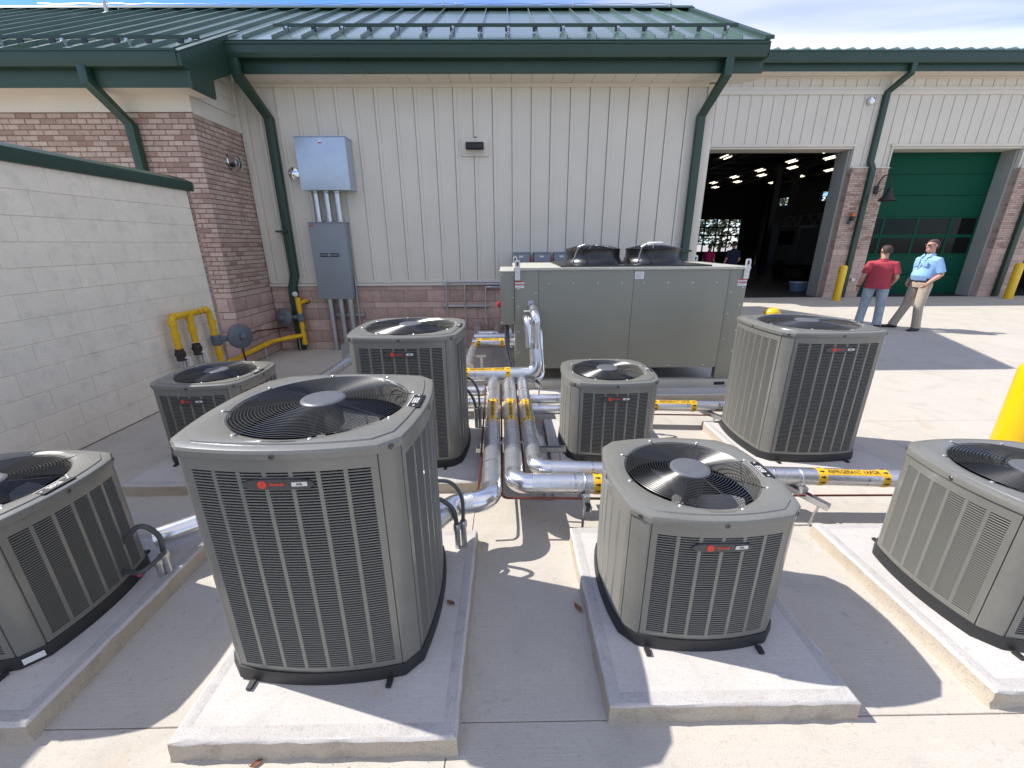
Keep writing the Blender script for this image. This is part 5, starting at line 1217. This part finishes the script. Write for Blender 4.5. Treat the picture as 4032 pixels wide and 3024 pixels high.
for i, (x0, x1) in enumerate(((0.115, 0.385), (0.46, 0.73), (0.795, 1.06), (1.25, 1.50))):
    t = thing("disconnect_switch", "grey disconnect switch with red lever on the wall, " + ("over the chiller's lifting lug", "between two other switches", "beside the first fan shroud", "between the two fan shrouds")[i], "switch", ((x0+x1)/2, WY-0.02, 1.2), "disconnect switches behind the chiller")
    bx = B(x0, x1, WY-0.17, WY-0.02, 1.22, 1.64).build("box", "cabinet_grey", t, bevel=0.006); B(x0-0.006, x1+0.006, WY-0.178, WY-0.02, 1.6401, 1.655).build("lid", "cabinet_grey", t, bevel=0.003)
    B(x1+0.002, x1+0.03, WY-0.16, WY-0.12, 1.46, 1.58).build("lever", "red_plastic", t, bevel=0.006)
    B(x0+0.06, x0+0.15, WY-0.1726, WY-0.1704, 1.44, 1.50).build("plate", "print_black", t); B(x0+0.09, x0+0.16, WY-0.1727, WY-0.1705, 1.57, 1.6).build("sticker", "sticker", t)
# emergency wall light on its mounting block
t = thing("wall_pack_light", "small black wall light on a beige mounting block high on siding", "light", (-0.485, WY-0.02, 3.1))
B(-0.70, -0.27, WY-0.04, WY-0.013, 3.105, 3.365).build("mounting_block", "siding", t, bevel=0.012); B(-0.655, -0.315, WY-0.048, WY-0.0405, 3.145, 3.325).build("inner_block", "siding", t, bevel=0.006)
mb = MB().prism([(-0.625, WY-0.05, 3.19), (-0.625, WY-0.05, 3.30), (-0.625, WY-0.11, 3.295), (-0.625, WY-0.15, 3.25), (-0.625, WY-0.14, 3.195)], (0.28, 0, 0)); mb.build("housing", "black_plastic", t, bevel=0.012)
B(-0.60, -0.37, WY-0.152, WY-0.12, 3.183, 3.192).build("lens", "glass_dark", t)
# dryer vent on the brick return
t = thing("vent_hood", "round polished steel vent hood on the brick return wall", "vent", (FX, 6.98, 2.95))
MB().lathe([(0.115, 0.0), (0.12, 0.01), (0.098, 0.014), (0.098, 0.1), (0.094, 0.125), (0.05, 0.145), (0.0, 0.145)], (FX, 6.98, 2.96), 26, (1, 0, 0), caps=False).build("hood", "chrome", t)
for k in range(5): B(FX+0.02, FX+0.12, 6.98-0.06, 6.98+0.06, 2.882-0.004*k, 2.884-0.004*k).build("louver", "print_black", t) if k == 0 else None
for k in range(4): B(FX+0.03+0.02*k, FX+0.04+0.02*k, 6.98-0.1, 6.98-0.05, 2.89, 2.95).build("louver", "print_black", t)

# ================================================================== GAS PIPING
def fitting(mb, p, d, r, L_=0.04):
    p, d = Vector(p), Vector(d).normalized(); mb.tube([p-d*L_, p-d*L_*0.85, p+d*L_*0.85, p+d*L_], [r*1.02, r*1.2, r*1.2, r*1.02], 10)
gx = -3.87; rg = 0.036
gp = thing("gas_piping", "yellow gas manifold with two drops and a grey regulator by the block wall", "gas pipe", (gx, 5.1, 0.2))
mb = MB(); mb.tube(bend([(gx, 4.81, 0.62), (gx, 4.81, 1.01), (gx, 5.44, 1.01), (gx, 5.46, 0.30)], 0.07), rg, 16); mb.tube([(gx, 5.09, 0.66), (gx, 5.09, 1.01)], rg, 16)
for p, d in (((gx, 4.81, 0.80), (0, 0, 1)), ((gx, 5.09, 0.82), (0, 0, 1)), ((gx, 5.455, 0.83), (0, 0, 1)), ((gx, 5.09, 0.965), (0, 0, 1)), ((gx, 4.81, 0.95), (0, 0, 1)), ((gx, 4.87, 1.01), (0, 1, 0)), ((gx, 5.38, 1.01), (0, 1, 0)), ((gx, 5.46, 0.42), (0, 0, 1))): fitting(mb, p, d, rg)
mb.tube(bend([(gx, 5.46, 0.31), (gx, 5.46, 0.25), (gx-0.02, 5.8, 0.25), (-3.93, 6.85, 0.27), (-3.62, 7.23, 0.28)], 0.09), rg*0.95, 16)
for p, d in (((gx-0.01, 5.6, 0.25), (0, 1, 0)), ((-3.91, 6.62, 0.265), (0, 1, 0)), ((-3.80, 7.02, 0.275), (0.4, 0.6, 0))): fitting(mb, p, d, rg*0.95, 0.06)
mb.build("yellow_pipe", "gas_yellow", gp, smooth=28)
for y in (4.81, 5.09):
    m2 = MB(); m2.tube([(gx, y, 0.64), (gx, y, 0.5)], [0.046, 0.05], 14); m2.tube([(gx, y, 0.6), (gx, y, 0.56)], 0.056, 8); m2.build("union", "iron", gp)
    MB().tube([(gx, y, 0.5), (gx, y, 0.0)], 0.042, 16).build("riser", "galv", gp)
    m2 = MB(); m2.tube([(gx+0.04, y, 0.53), (gx+0.08, y+0.03, 0.53)], 0.012, 8); m2.box(gx+0.07, gx+0.085, y+0.015, y+0.05, 0.36, 0.535); m2.build("valve_handle", "plate_white", gp, bevel=0.003)
def regulator(parent, c, d, toward, r=0.155):
    c, d = Vector(c), Vector(d).normalized()
    MB().lathe([(0, -0.05), (0.05, -0.05), (0.09, -0.035), (r, -0.015), (r*1.04, -0.008), (r*1.04, 0.008), (r, 0.015), (0.1, 0.04), (0.05, 0.05), (0.045, 0.09), (0.03, 0.1), (0, 0.1)], c, 32, d, caps=False).build("regulator", "regulator_grey", parent, smooth=40)
    MB().tube([c-d*0.03, Vector(toward)], [0.035, 0.04], 14).build("regulator_arm", "regulator_grey", parent); q = Vector(toward); MB().lathe([(0.045, -0.07), (0.06, -0.05), (0.06, 0.05), (0.045, 0.07)], q, 16).build("regulator_body", "regulator_grey", parent)
regulator(gp, (-3.70, 5.70, 0.60), (0.9, -0.45, 0.05), (gx, 5.46, 0.60), 0.165)
MB().tube(bend([(-3.72, 5.72, 0.45), (-3.72, 5.74, 0.20)], 0.05), 0.014, 8).build("vent_tube", "copper", gp)
MB().tube(bend([(-3.72, 5.82, 0.55), (-3.92, 6.45, 0.52), (-3.9, 7.1, 0.44), (-3.82, 7.2, 0.43)], 0.08), 0.012, 8).build("sense_line", "copper", gp)
mb = MB()
for y, z in ((5.22, 1.035), (5.30, 1.03), (5.24, 0.995), (5.32, 1.0)): mb.lathe([(0.0, 0), (0.011, 0)], (gx+0.0365, y, z-0.01), 10, (1, 0, 0), caps=False)
mb.build("print", "warn_red", gp, smooth=0)
g2 = thing("gas_piping", "yellow gas riser with grey regulator and gauge before the green downspout", "gas pipe", (-3.6, 7.25, 0.1))
gx2 = -3.585; mb = MB(); mb.tube([(gx2, 7.24, 0.12), (gx2, 7.24, 0.92)], 0.037, 16); mb.tube([(gx2, 7.24, 0.83), (gx2+0.05, 7.32, 0.86), (gx2+0.08, 7.42, 0.87)], 0.034, 14); mb.tube([(-3.80, 7.10, 0.28), (gx2, 7.23, 0.285)], 0.034, 14)
for z in (0.16, 0.29, 0.44, 0.75, 0.83, 0.9): fitting(mb, (gx2, 7.24, z), (0, 0, 1), 0.037)
mb.build("yellow_pipe", "gas_yellow", g2, smooth=28)
regulator(g2, (-3.84, 7.16, 0.61), (-0.25, -0.95, 0.1), (gx2, 7.24, 0.60), 0.155)
MB().lathe([(0.0, 0.02), (0.03, 0.018), (0.042, 0.01), (0.042, -0.02), (0.0, -0.025)], (gx2-0.01, 7.19, 1.0), 18, (0, -1, 0), caps=False).build("gauge", "plate_white", g2); MB().tube([(gx2, 7.24, 0.92), (gx2, 7.21, 0.97)], 0.012, 8).build("gauge_stem", "galv", g2)
MB().tube(bend([(-3.82, 7.15, 0.46), (-3.82, 7.15, 0.42), (-3.86, 7.1, 0.40)], 0.02), 0.012, 8).build("drain_stub", "copper", g2); MB().torus((gx2+0.08, 7.398, 0.87), 0.055, 0.008, 24, 6, (0, 1, 0)).build("escutcheon", "iron", g2)
for x, y in ((-3.86, 6.5), (-3.66, 7.2)): MB().tube([(x, y, 0.0), (x, y, 0.235)], 0.008, 6).build("pipe_stand", "galv", None, label="thin steel stand under the yellow gas pipe " + ("along the brick return" if y < 7 else "by the downspout"), cat="support", group="stands under the gas pipe", org=(x, y, 0))

# ================================================================== PEOPLE
def person(label, loc, rz_, scale, J, shirt, pants, shoe, group, sleeve=0.55, detail=True, extras=None, hairm="hair"):
    t = thing("person", label, "person", loc, group); t.rotation_euler.z = rz_; t.scale = (scale,)*3
    V_ = lambda k: Vector(J[k])
    def limb(mb, pts, rad, n=12): mb.tube([Vector(p) for p in pts], rad, n)
    # --- body (one continuous skin mesh)
    b = MB(); hd = V_("head")
    b.tube([V_("pelvis"), V_("waist"), V_("chest"), V_("neck")+Vector((0, 0, -0.05))], [(0.15, 0.11), (0.135, 0.10), (0.165, 0.105), (0.06, 0.06)], 16)
    b.tube([V_("neck")+Vector((0, 0, -0.07)), V_("neck"), hd+Vector((0, 0.01, -0.06))], [0.068, 0.058, 0.055], 12)
    # head: skull and jaw
    fdir = Vector(J.get("look", (0, -1, 0))).normalized(); sd = fdir.cross(Vector((0, 0, 1))).normalized(); up = sd.cross(fdir).normalized()
    def hp(f, s, u): return hd + fdir*f + sd*s + up*u
    rs = []
    for u, fa, fb, w in ((-0.118, 0.035, 0.062, 0.030), (-0.10, 0.0, 0.088, 0.048), (-0.065, -0.055, 0.090, 0.060), (-0.03, -0.080, 0.087, 0.068), (0.0, -0.092, 0.088, 0.072), (0.035, -0.095, 0.090, 0.074), (0.07, -0.088, 0.080, 0.070), (0.10, -0.066, 0.055, 0.054), (0.118, -0.03, 0.02, 0.025)):
        c = (fa+fb)/2; h_ = (fb-fa)/2; rs.append([hp(c+h_*math.cos(a), w*math.sin(a), u) for a in [2*math.pi*k/16 for k in range(16)]])
    b.rings(rs)
    b.tube([hp(0.086, 0, 0.018), hp(0.104, 0, -0.018), hp(0.088, 0, -0.030)], [0.010, 0.015, 0.012], 8)       # nose
    b.tube([hp(0.086, -0.022, -0.058), hp(0.094, 0, -0.058), hp(0.086, 0.022, -0.058)], [0.006, 0.009, 0.006], 6)  # lips
    b.tube([hp(0.084, -0.04, 0.022), hp(0.092, -0.02, 0.026), hp(0.092, 0.02, 0.026), hp(0.084, 0.04, 0.022)], 0.009, 6)  # brow
    for s in (-1, 1): b.tube([hp(-0.012, s*0.071, 0.022), hp(-0.016, s*0.084, 0.005), hp(-0.004, s*0.074, -0.026)], [0.010, 0.014, 0.008], 8)  # ears
    for s in "LR":
        sh, el, wr = V_("sh"+s), V_("el"+s), V_("wr"+s)
        limb(b, [V_("chest")+Vector((0, 0, 0.02)), sh+Vector((0, 0, -0.015)), sh.lerp(el, 0.5), el, el.lerp(wr, 0.35), wr], [0.045, 0.050, 0.048, 0.042, 0.043, 0.028])
        # hand: palm, four fingers, thumb
        hd_ = Vector(J["hand"+s]).normalized(); pn = Vector(J.get("palm"+s, (1 if s == "L" else -1, 0, 0))); sdh = hd_.cross(pn).normalized(); pn = sdh.cross(hd_).normalized()
        pal = wr+hd_*0.085
        b.tube([wr-hd_*0.01, wr+hd_*0.03, pal], [(0.026, 0.021), (0.016, 0.040), (0.014, 0.042)] if False else [0.026, 0.030, 0.031], 10)
        cv = J.get("curl", 0.5)
        for k, (o_, L_) in enumerate(((-0.03, 0.070), (-0.010, 0.080), (0.010, 0.075), (0.029, 0.058))):
            p0 = pal+sdh*o_*0.95-hd_*0.01; p1 = p0+hd_*L_*0.45+pn*L_*0.10*cv; p2 = p1+hd_*L_*0.33*(1-cv*0.4)+pn*L_*0.35*cv; p3 = p2+hd_*L_*0.25*(1-cv*0.8)+pn*L_*0.30*cv
            b.tube([p0, p1, p2, p3], [0.0098, 0.0095, 0.0088, 0.0075], 8)
        p0 = wr+hd_*0.03-sdh*0.022; b.tube([p0, p0+hd_*0.03-sdh*0.022+pn*0.01, p0+hd_*0.062-sdh*0.028+pn*0.018], [0.013, 0.0115, 0.009], 8)
    for s in "LR":
        limb(b, [V_("pelvis")+Vector((0, 0, -0.02)), V_("hip"+s), V_("kn"+s), V_("kn"+s).lerp(V_("an"+s), 0.35), V_("an"+s)], [0.09, 0.085, 0.058, 0.056, 0.038])
    link("body", remeshed(b, "body", "skin", 0.0085 if detail else 0.014, 2), t)
    # --- shirt
    m_ = MB(); pe, wa, chh, nk = V_("pelvis"), V_("waist"), V_("chest"), V_("neck"); bl = J.get("belly", 0.0)
    hem = pe+Vector((0, 0, -0.085 if J.get("untucked") else 0.05))
    m_.tube([hem, pe+Vector((0, 0, 0.06)), wa+Vector((0, -bl*0.5, 0)), wa.lerp(chh, 0.5), chh+Vector((0, 0, -0.02)), chh+Vector((0, 0, 0.065)), chh+Vector((0, 0, 0.115)), nk+Vector((0, 0, -0.02))], [(0.212, 0.152), (0.202, 0.145+bl*0.3), (0.195, 0.142+bl), (0.2, 0.138+bl*0.4), (0.205, 0.132), (0.178, 0.115), (0.125, 0.09), (0.072, 0.07)], 20)
    for s in "LR":
        sh, el = V_("sh"+s), V_("el"+s); e2 = sh.lerp(el, sleeve/0.62*0.92)
        m_.tube([chh+Vector((0, 0, 0.02)), chh.lerp(sh, 0.6)+Vector((0, 0, 0.01)), sh+Vector((0, 0, -0.012)), sh.lerp(e2, 0.5), e2], [0.08, 0.085, 0.076, 0.070, 0.070], 14)
    link("shirt", remeshed(m_, "shirt", shirt, 0.011, 3), t)
    m_ = MB(); m_.tube([nk+Vector((0, 0.012, -0.045)), nk+Vector((0, 0.012, -0.005)), nk+Vector((0, 0.014, 0.012))], [0.080, 0.069, 0.071], 18, False)
    link("collar", m_.mesh("collar", shirt), t)
    # --- trousers
    m_ = MB(); m_.tube([pe+Vector((0, 0, 0.085)), pe, pe+Vector((0, 0, -0.09))], [(0.168, 0.122), (0.178, 0.132), (0.165, 0.12)], 18)
    for s in "LR":
        hp_, kn, an = V_("hip"+s), V_("kn"+s), V_("an"+s); ank = an+Vector((0, 0, -0.025))
        m_.tube([hp_+Vector((0, 0, 0.06)), hp_, hp_.lerp(kn, 0.55), kn, kn.lerp(ank, 0.5), ank.lerp(kn, 0.12), ank], [0.098, 0.102, 0.09, 0.078, 0.075, 0.076, 0.082], 14)
    link("trousers", remeshed(m_, "trousers", pants, 0.011, 2), t)
    # --- shoes
    for s in "LR":
        an = V_("an"+s); fd = Vector(J["foot"+s]).normalized(); sd2 = fd.cross(Vector((0, 0, 1))); m_ = MB(); rs = []
        for f, w, h_ in ((-0.085, 0.026, 0.07), (-0.06, 0.036, 0.095), (0.0, 0.038, 0.10), (0.06, 0.044, 0.075), (0.12, 0.048, 0.058), (0.165, 0.038, 0.045), (0.185, 0.016, 0.03)):
            c = Vector((an.x, an.y, 0))+fd*f; rs.append([c+sd2*w*math.cos(a)+Vector((0, 0, max(0.002, h_*0.5+h_*0.5*math.sin(a)))) for a in [2*math.pi*k/12 for k in range(12)]])
        m_.rings(rs); link("shoe", m_.mesh("shoe", shoe, smooth=60), t)
    # --- hair
    m_ = MB(); rs = []
    for u, fa, fb, w in J.get("hair", ((-0.045, -0.092, -0.012, 0.068), (0.0, -0.101, 0.0, 0.079), (0.045, -0.104, 0.02, 0.081), (0.075, -0.098, 0.076, 0.078), (0.105, -0.076, 0.066, 0.062), (0.126, -0.035, 0.025, 0.028))):
        c = (fa+fb)/2; h_ = (fb-fa)/2; rs.append([hp(c+h_*math.cos(a), w*math.sin(a), u) for a in [2*math.pi*k/18 for k in range(18)]])
    m_.rings(rs); link("hair", m_.mesh("hair", hairm, smooth=60), t)
    if extras: extras(t, J, hp)
    return t
base = dict(pelvis=(0, 0, 0.95), waist=(0, 0, 1.10), chest=(0, 0.01, 1.34), neck=(0, 0.015, 1.50), head=(0, -0.005, 1.655),
            hipL=(0.10, 0, 0.90), hipR=(-0.10, 0, 0.90))
# man in red: back to the camera, arms hanging, weight on both legs
Jr = dict(base); Jr.update(shL=(0.188, 0.01, 1.395), shR=(-0.188, 0.01, 1.395), elL=(0.275, 0.03, 1.14), elR=(-0.285, 0.02, 1.13), wrL=(0.235, -0.15, 0.96), wrR=(-0.315, -0.06, 0.89),
    handL=(-0.35, -0.7, -0.5), handR=(0.05, -0.1, -1), palmL=(-1, 0, 0), palmR=(1, 0, 0), knL=(0.12, -0.03, 0.49), knR=(-0.13, 0.0, 0.49), anL=(0.145, 0.03, 0.09), anR=(-0.15, 0.0, 0.09), footL=(0.25, -1, 0), footR=(-0.3, -1, 0), look=(0.45, -1, -0.12), untucked=True, belly=0.01)
# local +x is the wearer's left
def ex_r(t, J, hp): MB().torus(Vector(J["wrR"])+Vector((0.003, 0.012, 0.035)), 0.033, 0.008, 18, 6, (0.05, 0.15, 1)).build("wristband", "black_leather", None) if False else link("wristband", MB().torus(Vector(J["wrL"])+Vector((0.01, 0.03, 0.025)), 0.034, 0.009, 18, 6, (0.25, 0.75, 0.6)).mesh("wristband", "black_leather"), t)
Jr["wrL"], Jr["elL"] = (0.285, -0.05, 0.87), (0.248, 0.03, 1.11); Jr["handL"] = (-0.02, -0.15, -1)
Jr["wrR"], Jr["elR"] = (-0.21, -0.15, 0.94), (-0.255, 0.03, 1.11); Jr["handR"] = (0.45, -0.6, -0.35)
def ex_r(t, J, hp): link("wristband", MB().torus((0.281, -0.04, 0.905), 0.036, 0.010, 20, 6, (0.1, 0.3, 1)).mesh("wristband", "black_leather"), t)
red_man = person("man in a red polo shirt and light blue jeans seen from behind", (7.98, 9.06, 0), R(143), 0.965, Jr, "shirt_red", "jeans", "shoe", "men talking on the apron", 0.5, True, ex_r)
red_man.scale = (1.085, 1.085, 0.965)
# man in light blue: facing left, thumb in pocket, sunglasses and lanyard
Jb = dict(base); Jb.update(shL=(0.188, 0.015, 1.395), shR=(-0.188, 0.015, 1.395), elL=(0.25, 0.09, 1.13), elR=(-0.25, 0.09, 1.13), wrL=(0.23, -0.10, 0.98), wrR=(-0.24, -0.05, 0.98),
    handL=(-0.25, -0.45, -0.85), handR=(0.25, -0.35, -0.9), palmL=(-1, 0, 0), palmR=(1, 0, 0), knL=(0.12, -0.04, 0.49), knR=(-0.16, -0.02, 0.49), anL=(0.13, 0.02, 0.09), anR=(-0.27, -0.10, 0.09), footL=(0.15, -1, 0), footR=(-0.35, -1, 0), look=(-0.12, -1, -0.03), belly=0.035)
def ex_b(t, J, hp):
    m_ = MB(); m_.tube([Vector((0, 0, 0.985)), Vector((0, 0, 1.03))], [(0.186, 0.141), (0.186, 0.143)], 24, False); link("belt", m_.mesh("belt", "black_leather"), t)
    m_ = MB().box(-0.024, 0.024, -0.156, -0.142, 0.99, 1.026); link("belt_buckle", m_.mesh("belt_buckle", "chrome", bevel=0.003), t)
    m_ = MB()
    for s in (-1, 1):
        P = [hp(0.094, s*0.012, 0.02), hp(0.100, s*0.035, 0.022), hp(0.085, s*0.062, 0.02)]
        m_.tube(P, [0.010, 0.017, 0.010], 10); m_.tube([hp(0.085, s*0.062, 0.024), hp(0.0, s*0.079, 0.024)], 0.004, 6)
    link("sunglasses", m_.mesh("sunglasses", "print_black", smooth=50), t)
    m_ = MB(); m_.tube([(-0.07, -0.05, 1.47), (-0.055, -0.115, 1.38), (-0.02, -0.155, 1.18)], 0.006, 6); m_.tube([(0.07, -0.05, 1.47), (0.04, -0.125, 1.36), (-0.015, -0.155, 1.18)], 0.006, 6); link("lanyard", m_.mesh("lanyard", "navy_cloth"), t)
    m_ = MB().box(-0.05, 0.012, -0.168, -0.163, 1.09, 1.18); link("name_badge", m_.mesh("name_badge", "sticker", bevel=0.002), t)
    for sx_ in (-1, 1):
        m_ = MB().box(sx_*0.085-0.05, sx_*0.085+0.05, -0.142, -0.125, 1.27, 1.37, Matrix.Identity(4)); link("shirt_pocket", m_.mesh("shirt_pocket", "shirt_blue", bevel=0.004), t)
    link("phone_pouch", MB().box(0.16, 0.20, -0.10, -0.02, 0.95, 1.05).mesh("phone_pouch", "black_leather", bevel=0.008), t)
    m_ = MB()
    for s in (-1, 1): m_.prism([(s*0.012, -0.085, 1.485), (s*0.075, -0.035, 1.51), (s*0.095, -0.075, 1.46), (s*0.05, -0.112, 1.425)], (0, -0.006, 0.004))
    link("collar_flap", m_.mesh("collar_flap", "shirt_blue"), t)
person("man in a light blue shirt, khaki trousers, sunglasses and badge lanyard", (8.56, 8.68, 0), R(-88), 1.028, Jb, "shirt_blue", "khaki", "shoe", "men talking on the apron", 0.6, True, ex_b)
# two visitors in the dark bay
Ji = dict(Jr); Ji["look"] = (0.1, -1, 0)
person("person in a dark vest seen from behind in the open bay", (8.85, 16.9, 0), R(178), 1.03, Ji, "navy_cloth", "navy_cloth", "shoe", "visitors in the open bay", 0.5, False)
person("person in a magenta top in the open bay", (8.25, 17.6, 0), R(120), 0.97, Ji, "magenta_cloth", "navy_cloth", "shoe", "visitors in the open bay", 0.5, False)

# ================================================================== SMALL LITTER
def leaf(x, y, z, s, lb, seed, m_="leaf_brown", yaw=0.0):
    rnd = random.Random(seed); mb = MB(); rs = []
    for i in range(6):
        u = -1+2*i/5; w = (1-u*u)**0.7*0.42+0.02; c = Vector((u*s, 0.15*s*math.sin(2*u), 0.10*s+0.25*s*u*u))
        rs.append([c+Vector((0, -w*s, 0.25*s*w)), c, c+Vector((0, w*s, 0.3*s*w))])
    mb.rings(rs, False, False); mb.tube([(s, 0, 0.35*s), (1.6*s, 0.1*s, 0.15*s)], 0.02*s, 4)
    T = Matrix.Translation((x, y, z)) @ Matrix.Rotation(yaw, 4, 'Z'); m2 = MB(); m2.add(mb, T)
    m2.build("dry_leaf", m_, None, label=lb, cat="leaf", group="dry leaves on the concrete", org=(x, y, z))
leaf(-1.60, 1.93, 0.004, 0.032, "reddish dry leaf beside the tall condenser pad's left edge", 1, yaw=0.8)
leaf(0.355, 1.66, 0.004, 0.030, "rusty dry leaf lying against the pad of the lit-blade condenser", 2, yaw=1.9)
leaf(-0.295, 1.62, ZP+0.003, 0.025, "brown curled leaf on the pad beside the tall condenser", 3, yaw=-0.7)
leaf(-0.93, 1.0, 0.004, 0.022, "small brown leaf at the foot of the tall condenser pad", 4, yaw=0.4)
leaf(0.34, 3.60, 0.05, 0.03, "orange dry leaf on the channel beside the small condenser", 5, yaw=0.3)
rnd = random.Random(11); mb = MB()
def grit(x, y, s, zz=0.001):
    a = rnd.uniform(0, 6.28); u = Vector((math.cos(a), math.sin(a), 0))*s; w = Vector((-math.sin(a), math.cos(a), 0))*s*rnd.uniform(0.4, 0.9); c = Vector((x, y, zz)); top = c+Vector((0, 0, s*0.7)); n = len(mb.v)
    mb.v += [c-u, c+w, c+u, c-w, top]
    for i in range(4): mb.face(n+i, n+(i+1) % 4, n+4)
for x0, x1, y0, y1 in ((-1.252, -0.20, 1.02, 2.19), (0.385, 1.375, 1.12, 2.20), (-2.95, -1.835, 1.09, 2.20), (1.945, 3.05, 1.15, 2.21)):
    for k in range(110):
        e_ = rnd.choice((0, 1, 1, 2)); d_ = abs(rnd.gauss(0, 0.02))+0.004
        if e_ == 0: grit(x0-d_, rnd.uniform(y0, y1), rnd.uniform(0.001, 0.004))
        elif e_ == 1: grit(x1+d_, rnd.uniform(y0, y1), rnd.uniform(0.001, 0.004))
        else: grit(rnd.uniform(x0, x1), y0-d_, rnd.uniform(0.001, 0.004))
for k in range(260): grit(rnd.uniform(-1.9, 3.2), rnd.uniform(0.7, 2.6), rnd.uniform(0.0008, 0.0028))
mb.build("grit", "concrete_edge", None, smooth=0, kind="stuff", label="scattered grit and crumbs along the pad edges", cat="grit")
